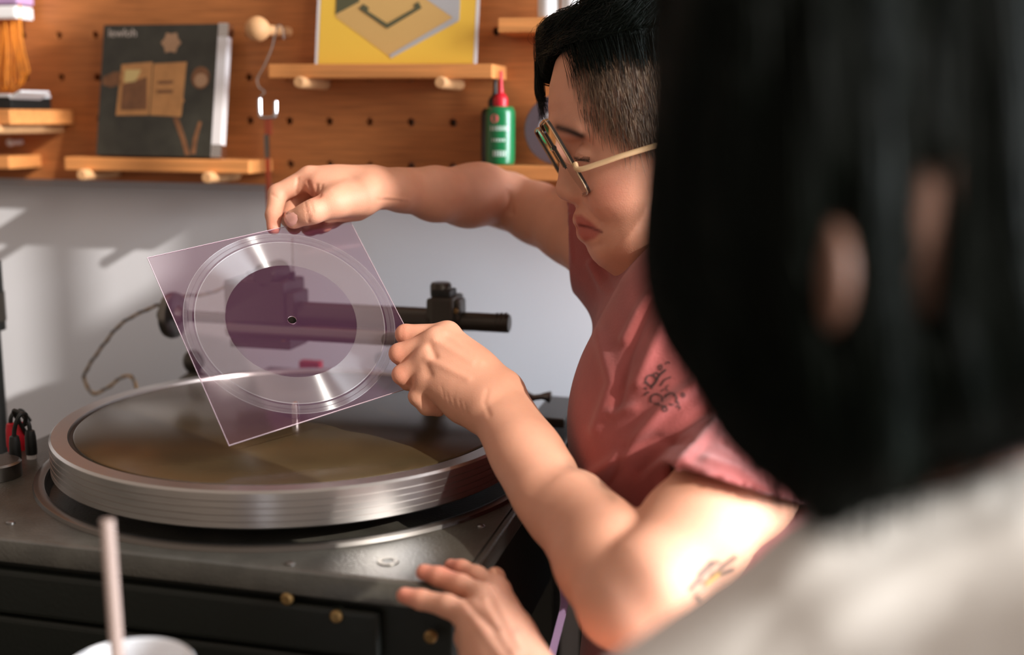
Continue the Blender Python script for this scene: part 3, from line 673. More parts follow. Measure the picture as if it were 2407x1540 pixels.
M['tee'] = mat('dusty_rose_cotton', srgb(154, 76, 72), .85, spec=.15, bump=.25, bscale=700, vary=.06, vscale=60, sheen=.25)
M['shirt'] = mat('white_cotton', srgb(230, 227, 223), .85, spec=.15, bump=.2, bscale=500, sheen=.15)
# ------------------------------------------------------------------ the clear square record
PC = np.array([-.3903, .8479, 1.0476]); AX = np.array([.6788, .7152, .1662]); AX /= np.linalg.norm(AX)
AY = np.array([-.5515, .3856, .7397]); AY -= AX * (AX @ AY); AY /= np.linalg.norm(AY); AN = np.cross(AX, AY)
if AN @ CF > 0: AN = -AN           # AN looks towards the camera
def plate_d(px, py):
    r = P(px, py, 1) - CO; t = ((PC - CO) @ AN) / (r @ AN); return t
rec = thing('clear_record', 'square clear record with round grooves held up in two hands', 'record', tuple(PC))
def pl3(x, y, d): return PC + AX * x + AY * y + AN * d
hs, TH = .0888, .0006
def plate_mat():
    m = bpy.data.materials.new('clear_acetate'); m.use_nodes = True; nt = m.node_tree; nt.nodes.clear()
    o = nt.nodes.new('ShaderNodeOutputMaterial'); tr = nt.nodes.new('ShaderNodeBsdfTransparent'); tr.inputs[0].default_value = (.96, .92, .94, 1)
    gl = nt.nodes.new('ShaderNodeBsdfGlossy'); gl.inputs['Roughness'].default_value = .04; gl.inputs[0].default_value = (1, .82, .95, 1)
    df = nt.nodes.new('ShaderNodeBsdfDiffuse'); df.inputs[0].default_value = (.80, .17, .62, 1)  # purple reflection put in as a diffuse colour
    tl = nt.nodes.new('ShaderNodeBsdfTranslucent'); tl.inputs[0].default_value = (.42, .22, .38, 1)
    a = nt.nodes.new('ShaderNodeAddShader'); nt.links.new(df.outputs[0], a.inputs[0]); nt.links.new(tl.outputs[0], a.inputs[1])
    fr = nt.nodes.new('ShaderNodeFresnel'); fr.inputs[0].default_value = 1.5
    m1 = nt.nodes.new('ShaderNodeMixShader'); m1.inputs[0].default_value = PLATE_REFLECTION; nt.links.new(tr.outputs[0], m1.inputs[1]); nt.links.new(df.outputs[0], m1.inputs[2])
    m2 = nt.nodes.new('ShaderNodeMixShader'); nt.links.new(fr.outputs[0], m2.inputs[0]); nt.links.new(m1.outputs[0], m2.inputs[1]); nt.links.new(gl.outputs[0], m2.inputs[2])
    nt.links.new(m2.outputs[0], o.inputs[0]); return m
def groove_mat(name, haze, shine, col):
    m = bpy.data.materials.new(name); m.use_nodes = True; nt = m.node_tree; nt.nodes.clear()
    o = nt.nodes.new('ShaderNodeOutputMaterial'); tr = nt.nodes.new('ShaderNodeBsdfTransparent'); tr.inputs[0].default_value = (.98, .97, .97, 1)
    an = nt.nodes.new('ShaderNodeBsdfAnisotropic'); an.inputs['Roughness'].default_value = .34; an.inputs['Anisotropy'].default_value = .86
    tg = nt.nodes.new('ShaderNodeTangent'); tg.direction_type = 'RADIAL'; tg.axis = 'Z'; nt.links.new(tg.outputs[0], an.inputs['Tangent'])
    df = nt.nodes.new('ShaderNodeBsdfDiffuse'); df.inputs[0].default_value = col
    tl = nt.nodes.new('ShaderNodeBsdfTranslucent'); tl.inputs[0].default_value = col
    mt = nt.nodes.new('ShaderNodeMixShader'); mt.inputs[0].default_value = .35; nt.links.new(df.outputs[0], mt.inputs[1]); nt.links.new(tl.outputs[0], mt.inputs[2])
    m1 = nt.nodes.new('ShaderNodeMixShader'); m1.inputs[0].default_value = haze; nt.links.new(tr.outputs[0], m1.inputs[1]); nt.links.new(mt.outputs[0], m1.inputs[2])
    m2 = nt.nodes.new('ShaderNodeMixShader'); m2.inputs[0].default_value = shine; nt.links.new(m1.outputs[0], m2.inputs[1]); nt.links.new(an.outputs[0], m2.inputs[2])
    nt.links.new(m2.outputs[0], o.inputs[0]); return m
PLATE_REFLECTION = .014
M['acetate'] = plate_mat(); M['edge'] = mat('cut_edge', srgb(206, 180, 188), .4)
def plate_sheet():
    bm = bmesh.new(); n = 64; rh = .0036
    for d in (TH, -TH):
        sq, ci = [], []
        for k in range(n):
            a = PI / 4 + 2 * PI * k / n; c, s = math.cos(a), math.sin(a); m = max(abs(c), abs(s)); sq.append(bm.verts.new(pl3(hs * c / m, hs * s / m, d))); ci.append(bm.verts.new(pl3(rh * c, rh * s, d)))
        for k in range(n):
            f = (sq[k], ci[k], ci[(k + 1) % n], sq[(k + 1) % n]); bm.faces.new(f if d > 0 else f[::-1])
        if d < 0: break
    return bm
obj('sheet', plate_sheet(), M['acetate'], rec)
bm = bmesh.new()
for a, b in (((-hs, -hs), (hs, -hs)), ((hs, -hs), (hs, hs)), ((hs, hs), (-hs, hs)), ((-hs, hs), (-hs, -hs))):
    q = [bm.verts.new(pl3(*a, TH)), bm.verts.new(pl3(*b, TH)), bm.verts.new(pl3(*b, -TH)), bm.verts.new(pl3(*a, -TH))]; bm.faces.new(q)
ew = .00032  # pale strips along the front rim paint the edge highlight
for a, b, u in (((-hs, -hs), (hs, -hs), (0, ew)), ((hs, -hs), (hs, hs), (-ew, 0)), ((hs, hs), (-hs, hs), (0, -ew)), ((-hs, hs), (-hs, -hs), (ew, 0))):
    bm.faces.new([bm.verts.new(pl3(*q, TH + .00008)) for q in (a, b, (b[0] + u[0], b[1] + u[1]), (a[0] + u[0], a[1] + u[1]))])
obj('cut_edge', bm, M['edge'], rec)
bm = bmesh.new(); n = 48; a = [bm.verts.new(pl3(.0036 * math.cos(t), .0036 * math.sin(t), TH)) for t in np.linspace(0, 2 * PI, n, endpoint=False)]; b = [bm.verts.new(pl3(.0036 * math.cos(t), .0036 * math.sin(t), -TH)) for t in np.linspace(0, 2 * PI, n, endpoint=False)]
for i in range(n): bm.faces.new((a[i], a[(i + 1) % n], b[(i + 1) % n], b[i]))
obj('spindle_hole', bm, M['edge'], rec)
PM = Matrix(((AX[0], AY[0], AN[0], PC[0]), (AX[1], AY[1], AN[1], PC[1]), (AX[2], AY[2], AN[2], PC[2]), (0, 0, 0, 1)))
def band(nm, r0, r1, z, m):
    bm = bmesh.new(); n = 160; T = np.linspace(0, 2 * PI, n, endpoint=False)
    a = [bm.verts.new((r0 * math.cos(t), r0 * math.sin(t), z)) for t in T]; b = [bm.verts.new((r1 * math.cos(t), r1 * math.sin(t), z)) for t in T]
    for i in range(n): bm.faces.new((a[i], b[i], b[(i + 1) % n], a[(i + 1) % n]))
    me = bpy.data.meshes.new(nm); bm.to_mesh(me); bm.free(); o = bpy.data.objects.new(nm, me); COL.objects.link(o); me.materials.append(m)
    o.matrix_world = PM; o.parent = rec; bpy.context.view_layer.update(); o.matrix_parent_inverse = rec.matrix_world.inverted(); return o
gm = groove_mat('cut_grooves', .15, .09, (.52, .46, .43, 1)); gl_ = groove_mat('lead_in_grooves', .10, .07, (.56, .5, .5, 1)); gb = groove_mat('bright_groove', .32, .16, (.66, .6, .6, 1))
band('groove_band', .0535, .0768, TH + .0001, gm)
band('bright_groove', .0768, .0776, TH + .0001, gb)
band('lead_in_band', .0790, .0822, TH + .0001, gl_)
band('lead_in_band', .0826, .0858, TH + .0001, gl_)
band('bright_groove', .0858, .0862, TH + .0001, gb)
# ------------------------------------------------------------------ person in the rose T-shirt
FINGER_K = .004
def pts(*a): return [P(*q) for q in a]
def bounds(ps, pad):
    ps = np.array(ps); return ps.min(0) - pad, ps.max(0) + pad
def left_arm():
    wr = P(1165, 950, .897); el = P(1470, 1405, .71); sh = P(1850, 1000, .87)
    lo, hi = bounds([wr, el, sh, P(920, 780, .96), P(960, 990, .93), P(1060, 760, .99)], .05)
    f = Field(lo, hi, .00135)
    # forearm, then elbow and upper arm
    f.chain(pts((1462, 1418, .705), (1418, 1322, .742), (1322, 1200, .80), (1238, 1068, .85), (1172, 965, .893)), [.0285, .0300, .0250, .0200, .0152], .012)
    f.cone(P(1455, 1290, .738), P(1362, 1180, .790), .0265, .0200, .014)          # brachioradialis
    f.cone(P(1196, 935, .905), P(1290, 1110, .835), .0135, .0160, .020); f.cone(P(1152, 968, .888), P(1260, 1150, .815), .0138, .0165, .020)
    f.ell(P(1146, 944, .8825), (.0110, .0110, .0095), .007)                          # ulnar head
    g = Field(lo, hi, .00135)
    g.chain(pts((1850, 1000, .87), (1735, 1138, .79), (1630, 1255, .74), (1520, 1375, .708), (1462, 1418, .705)), [.044, .040, .0355, .0305, .0280], .01)
    f.put((slice(None),) * 3, g.d, .0045)
    # back of the hand
    mcp = [(1052, 786, .934), (1024, 803, .921), (1004, 845, .914), (1002, 893, .912)]; car = [(1178, 908, .907), (1164, 925, .900), (1148, 945, .893), (1132, 965, .890)]
    for (m, c, r) in zip(mcp, car, (.0100, .0102, .0098, .0092)): f.cone(P(*m), P(*c), r, .0138, .014)
    f.ell(P(1085, 870, .920), (.024, .022, .015), .016)
    f.cone(P(1085, 950, .908), P(1120, 968, .896), .0135, .0125, .010)              # heel of the palm
    f.cone(P(1050, 925, .912), P(1090, 952, .905), .0105, .0125, .010)
    for m, r in zip(mcp, (.0098, .0105, .0102, .0092)): f.ell(P(*m), (r, r, r), .005)
    # fingers: proximal, middle, end
    off = lambda x, y, g: (x, y, plate_d(x, y) - g)                                  # g in front of the record
    F = [((1052, 786, .934), off(953, 786, .0200), off(966, 808, .0120), off(992, 815, .0085)), ((1024, 803, .921), off(939, 831, .0210), off(955, 848, .0130), off(985, 852, .0090)),
         ((1004, 845, .914), off(945, 881, .0200), off(960, 896, .0130), off(990, 898, .0090)), ((1002, 893, .910), off(982, 932, .0170), off(1004, 956, .0130), off(1030, 962, .0110))]
    R = [(.0092, .0082, .0075, .0066), (.0093, .0083, .0077, .0068), (.0089, .0080, .0074, .0066), (.0080, .0074, .0070, .0062)]
    for jj, rr in zip(F, R):
        g = [P(*q) for q in jj]
        for i in range(3): f.cone(g[i], g[i + 1], rr[i], rr[i + 1], .0042 if i == 0 else .0025)
    # thumb, behind the record
    f.chain(pts((1128, 895, .915), (1068, 836, .955), (1010, 816, .976), (957, 820, .9640)), [.013, .0112, .0095, .0076], .006)
    V, Q = f.mesh(2); N = normals(V, Q)
    V = crease(V, N, [([(1064, 935), (1073, 964)], 2.6, -.00028), ([(1079, 940), (1088, 972)], 2.6, -.0003), ([(1091, 945), (1099, 976)], 2.4, -.00022), ([(1050, 925), (1058, 952)], 2.4, -.0003), ([(1036, 905), (1044, 934)], 2.4, -.0003),
        ([(1022, 800), (1110, 850)], 9, .0011), ([(1004, 843), (1100, 890)], 9, .0010), ([(1046, 782), (1130, 850)], 9, .0010), ([(1012, 815), (1022, 838)], 8, -.0015), ([(1002, 862), (1010, 880)], 9, -.0014),
        ([(946, 770), (944, 800)], 4, -.0003), ([(1146, 918), (1138, 946), (1150, 975)], 6, -.0006)])
    return V, Q
def right_arm():
    P = lambda x, y, d: globals()['P'](x, y, d + .018 * float(np.clip((1080 - x) / 150, 0, 1)))
    pts = lambda *a: [P(*q) for q in a]
    lo, hi = bounds(pts((620, 400, .96), (700, 560, .95), (1185, 470, 1.13), (1470, 620, 1.03), (900, 400, 1.05)), .055)
    f = Field(lo, hi, .0014)
    f.chain(pts((1470, 612, 1.03), (1345, 538, 1.08), (1262, 502, 1.108), (1195, 472, 1.128)), [.040, .0325, .0285, .0265], .010)
    f.chain(pts((1188, 470, 1.128), (1100, 462, 1.088), (1020, 456, 1.05), (945, 449, 1.015), (880, 443, .990)), [.0255, .0278, .0236, .0172, .0150], .012)
    f.ell(P(1140, 436, 1.10), (.020, .017, .018), .02)
    f.cone(P(955, 440, 1.035), P(880, 437, 1.005), .0165, .0145, .010); f.cone(P(940, 450, 1.0), P(872, 452, .977), .0140, .0150, .010)
    mcp = [(728, 418, .985), (756, 424, 1.000), (782, 432, 1.013), (808, 442, 1.024)]; car = [(868, 436, .986), (872, 436, .995), (874, 438, 1.003), (876, 442, 1.010)]
    for (m, c, r) in zip(mcp, car, (.0100, .0102, .0098, .009)): f.cone(P(*m), P(*c), r, .0138, .012)
    f.ell(P(800, 440, .992), (.022, .020, .014), .015, axes=(CR, CF, CU))
    F = [((728, 418, .985), (653, 455, .980), (643, 505, .968), (643, 537, .9595)), ((756, 424, 1.0), (690, 470, 1.0), (678, 512, .988), (692, 534, .972)),
         ((782, 432, 1.013), (716, 505, 1.008), (728, 534, .990), (762, 530, .981)), ((808, 442, 1.024), (748, 505, 1.015), (752, 532, .998), (778, 522, .990))]
    R = [(.0097, .0083, .0070, .0057), (.0097, .0086, .0076, .0066), (.0092, .0084, .0076, .0066), (.0082, .0074, .0066, .0058)]
    for jj, rr in zip(F, R):
        g = [P(*q) for q in jj]
        for i in range(3): f.cone(g[i], g[i + 1], rr[i], rr[i + 1], .004 if i == 0 else .0025)
    f.chain(pts((850, 466, .972), (785, 478, .957), (737, 497, .9490), (691, 515, .9555)), [.0165, .0118, .0092, .0084], .007)
    f.ell(P(718, 503, .9505), (.0086, .0086, .0078), .004)
    f.cone(P(748, 440, .975), P(800, 462, .968), .0090, .0120, .010)                  # web between thumb and index finger
    f.cone(P(835, 488, .985), P(790, 500, .985), .0120, .0100, .010)                  # heel
    V, Q = f.mesh(2); N = normals(V, Q)
    V = crease(V, N, [([(716, 470), (722, 500), (726, 522)], 2.6, -.0007), ([(730, 474), (737, 500)], 2.6, -.0006), ([(724, 472), (730, 510)], 2.2, -.0005), ([(640, 458), (660, 470)], 3, -.0008), ([(700, 420), (697, 455)], 3.5, -.0012),
        ([(724, 428), (736, 462)], 4, -.0018), ([(744, 436), (745, 462)], 4, -.0014), ([(756, 436), (752, 462)], 3, -.0010), ([(888, 470), (940, 472)], 3, -.0006), ([(905, 462), (960, 470)], 3, .0006), ([(1196, 452), (1202, 500)], 7, -.0022), ([(646, 500), (662, 506)], 2.5, -.0004)])
    return V, Q
def cam_local(c, d0, tilt=(0, 0)):
    o = P(*c, d0); s = d0 / FPX
    cd = CF + tilt[0] * CR + tilt[1] * CU; cd = cd / np.linalg.norm(cd)
    def fr(V): return o + V[:, [0]] * CR - V[:, [1]] * CU + V[:, [2]] * cd
    def lc(px, py, cm=0.): return np.array([(px - c[0]) * s, (py - c[1]) * s, cm])
    return fr, lc
def inflate(f, poly, D, Wd, k=0, c0=0.):
    """solid whose outline in its own middle plane is poly and whose thickness swells from that outline inwards"""
    X, Y = np.meshgrid(f.ax[0], f.ax[1], indexing='ij'); sd = poly_sd(np.stack([X.ravel(), Y.ravel()], 1), poly).reshape(X.shape)
    a = (np.clip(D + sd, 0, None) / D)[:, :, None]; z = ((f.ax[2] - c0) / Wd)[None, None, :]
    e = ((np.sqrt(a * a + z * z) - 1) * min(D, Wd)).astype(np.float32)
    f.put((slice(None),) * 3, e, k)
HD = .95; HC = (1430, 330)
hfr, hl = cam_local(HC, HD, (-.05, .085))
FACE = [(1345, 80), (1306, 142), (1292, 200), (1289, 252), (1295, 290), (1310, 318), (1334, 346), (1347, 380), (1353, 420), (1356, 470), (1355, 500), (1363, 520), (1371, 536), (1373, 556), (1379, 576), (1386, 593), (1397, 609), (1412, 620), (1435, 627), (1460, 629), (1490, 624), (1535, 610),
        (1585, 575), (1640, 520), (1740, 440), (1790, 340), (1800, 230), (1770, 110), (1690, 15), (1580, -35), (1470, -30), (1395, 10)]
def head():
    pl = [hl(*q)[:2] for q in FACE]
    lo = np.array([*hl(1270, -60)[:2], -.088]); hi = np.array([*hl(1840, 660)[:2], .088]); f = Field(lo, hi, .0017, hfr)
    inflate(f, pl, .062, .070)
    for s in (-1, 1):
        f.ell(hl(1346, 362, s * .033), (.013, .012, .0115), .010, mode='s')          # eye sockets
        f.ell(hl(1376, 371, s * .0300), (.0118, .0105, .0112), .006)                  # lidded eyes
        f.cone(hl(1306, 306, s * .010), hl(1352, 312, s * .042), .0065, .0060, .012)  # brow
        f.ell(hl(1432, 446, s * .047), (.022, .019, .012), .018)                      # cheekbone
        f.ell(hl(1350, 456, s * .0105), (.0082, .0078, .0070), .006)                  # nose wings
        f.ell(hl(1338, 470, s * .0062), (.0042, .0028, .0030), .002, mode='s')
    f.cone(hl(1336, 345, 0), hl(1337, 441, 0), .0062, .0098, .009); f.ell(hl(1334, 444, 0), (.0094, .0088, .0100), .004)
    f.cone(hl(1369, 516, -.010), hl(1369, 516, .010), .0062, .0062, .005); f.cone(hl(1382, 522, -.018), hl(1369, 516, -.008), .0045, .0060, .005); f.cone(hl(1382, 522, .018), hl(1369, 516, .008), .0045, .0060, .005)
    f.cone(hl(1379, 548, -.009), hl(1379, 548, .009), .0066, .0066, .005); f.cone(hl(1396, 548, -.019), hl(1379, 548, -.008), .0045, .0064, .005); f.cone(hl(1396, 548, .019), hl(1379, 548, .008), .0045, .0064, .005)
    for s in (-1, 1):
        f.cone(hl(1358, 530, 0), hl(1385, 535, s * .014), .0013, .0013, .0022, 's'); f.cone(hl(1385, 535, s * .014), hl(1412, 545, s * .0255), .0013, .0016, .0022, 's')
        f.ell(hl(1590, 372, s * .071), (.016, .029, .006), .006); f.ell(hl(1586, 366, s * .077), (.009, .017, .004), .003, mode='s')
    f.cone(hl(1590, 560, 0), hl(1650, 700, .0), .052, .056, .03)
    V, Q = f.mesh(2); N = normals(V, Q)
    V = crease(V, N, [([(1362, 478), (1385, 500), (1408, 525)], 7, -.0016), ([(1356, 366), (1380, 374), (1396, 384)], 3, -.0010), ([(1384, 585), (1412, 575)], 10, -.0012), ([(1318, 304), (1340, 306), (1366, 316)], 5, .0008)])
    return V, Q
def tee():
    lo, hi = bounds(pts((1340, 470, 1.1), (1340, 1700, .98), (1900, 950, .84), (1700, 1700, .82), (1640, 560, 1.0), (1340, 1000, .80), (1900, 1400, 1.02)), .075)
    f = Field(lo, hi, .0026)
    for d, dx in ((.885, 0), (.955, -4), (1.02, -8)):
        f.chain(pts((1690 + dx, 760, d), (1655 + dx, 900, d), (1632 + dx, 1050, d), (1640 + dx, 1300, d), (1625 + dx, 1760, d)), [.080, .086, .087, .082, .094], .035)
    f.cone(P(1850, 985, .875), P(1480, 622, 1.03), .050, .046, .05)                                  # shoulders
    f.cone(P(1640, 640, .955), P(1650, 800, .955), .052, .07, .03)
    f.ell(P(1500, 965, .90), (.043, .045, .05), .03); f.ell(P(1490, 955, 1.0), (.042, .045, .05), .03)   # chest
    def sleeve(a, b, ra, rb, hem):
        a, b = np.asarray(a), np.asarray(b); n = (b - a) / np.linalg.norm(b - a); q = np.cross(hem[0] - CO, hem[1] - CO); q /= np.linalg.norm(q); q = q if q @ n > 0 else -q; m = hem[0]
        f.cone(a, b + n * .08, ra, rb + .002, .022, cut=(m, q)); f.cone(a + (b - a) * .7, b + n * .09, rb - .003, rb - .0035, .003, 's')
    sleeve(P(1850, 990, .872), P(1728, 1146, .787), .050, .0475, pts((1588, 1094, .795), (1863, 1184, .795)))
    sleeve(P(1480, 622, 1.03), P(1338, 548, 1.084), .047, .0425, pts((1334, 490, 1.06), (1344, 612, 1.06)))
    V, Q = f.mesh(3); N = normals(V, Q)
    V = crease(V, N, [([(1600, 640), (1560, 760), (1500, 900)], 16, .004), ([(1560, 640), (1500, 740), (1470, 800)], 13, .0035), ([(1530, 700), (1480, 830), (1450, 960)], 12, -.003), ([(1640, 900), (1560, 960), (1470, 1070), (1390, 1120)], 16, .0055), ([(1660, 960), (1580, 1020), (1500, 1110)], 13, -.004),
        ([(1620, 1040), (1540, 1030), (1480, 1050)], 12, -.003), ([(1680, 1000), (1600, 1090), (1560, 1140)], 13, .004), ([(1405, 780), (1440, 900), (1400, 1010)], 14, .003), ([(1490, 960), (1440, 970)], 12, .003), ([(1470, 1060), (1440, 1120), (1400, 1180)], 10, -.003), ([(1390, 620), (1420, 680)], 10, .003), ([(1370, 520), (1400, 600), (1440, 680)], 9, -.0025),
        ([(1660, 1080), (1730, 1105), (1800, 1160)], 10, .002), ([(1700, 1040), (1760, 1090)], 9, -.002), ([(1345, 1420), (1400, 1480), (1440, 1540)], 14, .004), ([(1370, 1400), (1430, 1450)], 12, -.003), ([(1338, 505), (1340, 560), (1346, 612)], 4, .0012), ([(1590, 1098), (1700, 1140), (1862, 1198)], 4, .0012), ([(1770, 1290), (1860, 1210)], 9, .003)])
    return V, Q
def hem_of(V): return V
pa = thing('person', 'person in a dusty rose T-shirt and glasses, holding up the clear record', 'person', tuple(P(1590, 1700, .95)))
parts = [left_arm(), right_arm(), head()]
Vs, Qs, o = [], [], 0
for V, Q in parts: Vs.append(V); Qs.append(Q + o); o += len(V)
AV, AQ = np.concatenate(Vs), np.concatenate(Qs); AN_ = normals(AV, AQ); px_ = pix(AV); fc_ = (facing(AV, AN_) > .05)
nl, nr_, nh = (len(p[0]) for p in parts); idl = np.zeros(len(AV), int); idl[nl:nl + nr_] = 1; idl[nl + nr_:] = 2
Cp = np.tile(SKIN, (len(AV), 1))
on = lambda part, w: w * fc_ * (idl == part)
Cp = mixp(Cp, on(0, np.exp(-(np.minimum(np.minimum(seg_dist(px_, [(948, 780), (948, 790)]), seg_dist(px_, [(932, 828), (936, 836)])), seg_dist(px_, [(938, 876), (944, 890)])) / 26) ** 2) * .35), srgb(206, 118, 92))
Cp = mixp(Cp, on(0, np.exp(-(seg_dist(px_, [(1340, 1090), (1380, 1110), (1440, 1170)]) / 13) ** 2) * .42), srgb(120, 98, 78))
tat = on(0, np.maximum.reduce([np.exp(-(seg_dist(px_, l) / (w * 1.25)) ** 2) for l, w in (([(1622, 1385), (1650, 1352), (1680, 1322)], 5), ([(1672, 1358), (1700, 1330), (1727, 1310)], 4.5), ([(1640, 1350), (1668, 1322), (1690, 1322)], 3.5), ([(1630, 1372), (1660, 1366), (1690, 1345)], 3.5), ([(1690, 1350), (1720, 1338)], 4), ([(1634, 1400), (1642, 1410)], 5), ([(1655, 1375), (1676, 1345)], 3))]) * .95)
Cp = mixp(Cp, on(0, soft(px_, [(1622, 1388), (1645, 1345), (1672, 1318), (1700, 1322), (1728, 1308), (1722, 1340), (1680, 1378), (1640, 1400)], 12) * .4), srgb(150, 128, 112)); Cp = mixp(Cp, tat, srgb(64, 56, 50)); Cp = mixp(Cp, on(0, np.exp(-(seg_dist(px_, [(1662, 1372), (1688, 1350)]) / 5) ** 2) * .7), srgb(196, 148, 70))
Cp = mixp(Cp, on(1, np.exp(-(np.linalg.norm(px_ - [640, 535], axis=1) / 26) ** 2) * .5), srgb(222, 130, 112)); Cp = mixp(Cp, on(1, np.exp(-(seg_dist(px_, [(726, 430), (738, 455), (748, 462)]) / 14) ** 2) * .4), srgb(196, 104, 80))
LIP = [(1350, 506), (1366, 505), (1392, 524), (1414, 545), (1396, 562), (1374, 568), (1358, 552)]
Cp = mixp(Cp, (idl == 2) * soft(px_, LIP, 8) * .75, srgb(166, 66, 64)); Cp = mixp(Cp, on(2, np.exp(-(seg_dist(px_, [(1362, 529), (1385, 534), (1414, 545)]) / 3.6) ** 2) * .8), srgb(92, 34, 30))
Cp = mixp(Cp, on(2, np.exp(-(seg_dist(px_, [(1312, 300), (1334, 306), (1368, 320)]) / 8.5) ** 2) * .95), srgb(34, 22, 18)); Cp = mixp(Cp, on(2, np.exp(-(seg_dist(px_, [(1352, 372), (1366, 376), (1384, 378)]) / 3.4) ** 2) * .95), srgb(26, 18, 16))
Cp = mixp(Cp, on(2, np.exp(-(np.linalg.norm(px_ - [1430, 455], axis=1) / 55) ** 2) * .3), srgb(214, 110, 90))
TEMPLE = [(1352, 95), (1352, 180), (1378, 245), (1405, 290), (1440, 318), (1466, 342), (1540, 352), (1600, 250), (1600, 60), (1440, 60)]
Cp = mixp(Cp, on(2, soft(px_, TEMPLE, 46) * .72), srgb(86, 66, 52))
body = mesh_np('body', AV, AQ, M['skin'], pa, True, Cp)
tv, tq = tee(); shirt = mesh_np('t_shirt', tv, tq, M['tee'], pa, True)
tbvh = BVHTree.FromPolygons(tv.tolist(), tq.tolist()); bbvh = BVHTree.FromPolygons(AV.tolist(), AQ.tolist())
def hit(bvh, x, y):
    r = bvh.ray_cast(Vector(CO), Vector(P(x, y, 1) - CO).normalized()); return (np.array(r[0]), np.array(r[1])) if r[0] is not None else None
def ribbon(bm, pxs, w, bvh, lift=.0005):
    """a printed stroke w photo pixels wide laid onto a surface"""
    pp = np.array(pxs, float); T = np.gradient(pp, axis=0); T /= np.linalg.norm(T, axis=1)[:, None] + 1e-9; Nn = np.stack([-T[:, 1], T[:, 0]], 1); A_, B_ = [], []
    for p, n in zip(pp, Nn):
        a, b = hit(bvh, *(p - n * w / 2)), hit(bvh, *(p + n * w / 2))
        if a is None or b is None: return
        A_.append(bm.verts.new(a[0] + a[1] * lift)); B_.append(bm.verts.new(b[0] + b[1] * lift))
    for i in range(len(A_) - 1): bm.faces.new((A_[i], A_[i + 1], B_[i + 1], B_[i]))
bm = bmesh.new(); DX, DY, SX = 1480, 840, 200 / 2053
def arc(cx, cy, r, a0=0, a1=360, w=3.4, ry=None):
    a = np.radians(np.linspace(a0, a1, max(6, int(abs(a1 - a0) / 18)))); ribbon(bm, np.stack([DX + SX * (cx + r * np.cos(a)), DY + SX * (cy + (ry or r) * np.sin(a))], 1), w, tbvh)
arc(515, 560, 130, 150, 400, 3.6); arc(520, 570, 115, 60, 150, 3); arc(650, 435, 62, 150, 380, 3.2); arc(745, 245, 44, 0, 360, 3, 58); arc(920, 180, 55, 180, 330, 2.6); arc(400, 650, 48, 190, 360, 3); arc(380, 765, 32, 200, 400, 3); arc(450, 930, 82, 180, 290, 3.6)
arc(650, 1030, 145, 170, 380, 3.8); arc(650, 1060, 75, 40, 140, 3.2); arc(995, 1010, 140, 190, 390, 3.8); arc(1010, 1070, 75, 40, 140, 3.2); arc(510, 1090, 30, 200, 400, 2.8); arc(850, 1245, 52, 0, 360, 3.2); arc(1160, 1220, 52, 200, 420, 3.2); arc(840, 1140, 48, 20, 170, 3); arc(1140, 1120, 45, 220, 380, 3); arc(745, 1130, 40, 60, 200, 2.6); arc(960, 750, 75, 100, 260, 2.6); arc(830, 830, 55, 170, 300, 2.2); arc(1280, 910, 40, 0, 360, 3)
for l, w in (([(880, 300), (760, 400), (690, 490), (640, 590), (550, 700), (530, 760)], 5), ([(1000, 480), (860, 540), (780, 640), (740, 690)], 3.4)):
    ribbon(bm, [(DX + SX * x, DY + SX * y) for x, y in spline(l, 4)[:, :2]], w, tbvh)
obj('shirt_print', bm, mat('shirt_print_ink', srgb(54, 34, 30), .7), shirt)
# nails
def nail(pxs, m, par=body):
    bm = bmesh.new(); c = np.mean(pxs, 0); rings = []
    for s, l in ((1., .0002), (.86, .0007), (.5, .0010)):
        rg = []
        for p in pxs:
            h = hit(bbvh, *(c + (np.array(p) - c) * s))
            if h is None: return
            rg.append(bm.verts.new(h[0] + h[1] * l))
        rings.append(rg)
    n = len(pxs)
    for a, b in zip(rings, rings[1:]):
        for i in range(n): bm.faces.new((a[i], a[(i + 1) % n], b[(i + 1) % n], b[i]))
    bm.faces.new(rings[-1]); obj('nail', bm, m, par, True)
M['nail'] = mat('nail', srgb(222, 162, 148), .3, spec=.5, sss=.1)
nail([(666, 498), (675, 497), (690, 499), (699, 506), (700, 516), (696, 526), (686, 532), (676, 529), (668, 518), (664, 507)], M['nail'])
# ------------------------------------------------------------------ glasses
gl = thing('eyeglasses', 'large dark-rimmed glasses with pale temple worn by the person in rose', 'glasses', tuple(hfr(hl(1320, 370, 0)[None])[0]))
M['rim'] = mat('tortoise_rim', (.018, .011, .008, 1), .2, spec=.6, coat=.5); M['goldrim'] = mat('gilt_edge', srgb(190, 150, 112), .25, .7); M['temple'] = mat('pale_temple', srgb(206, 168, 124), .35)
lensm = bpy.data.materials.new('spectacle_lens'); lensm.use_nodes = True; nt = lensm.node_tree; nt.nodes.clear()
o_ = nt.nodes.new('ShaderNodeOutputMaterial'); t_ = nt.nodes.new('ShaderNodeBsdfTransparent'); t_.inputs[0].default_value = (.93, .92, .92, 1); g_ = nt.nodes.new('ShaderNodeBsdfGlossy'); g_.inputs['Roughness'].default_value = .02; f_ = nt.nodes.new('ShaderNodeFresnel'); x_ = nt.nodes.new('ShaderNodeMixShader')
nt.links.new(f_.outputs[0], x_.inputs[0]); nt.links.new(t_.outputs[0], x_.inputs[1]); nt.links.new(g_.outputs[0], x_.inputs[2]); nt.links.new(x_.outputs[0], o_.inputs[0])
L0, L1 = np.array(hl(1266, 296)[:2]), np.array(hl(1364, 462)[:2]); LD = L1 - L0; LH = np.linalg.norm(LD); LD /= LH; LN = np.array([LD[1], -LD[0]])  # LN: backwards, to the ear
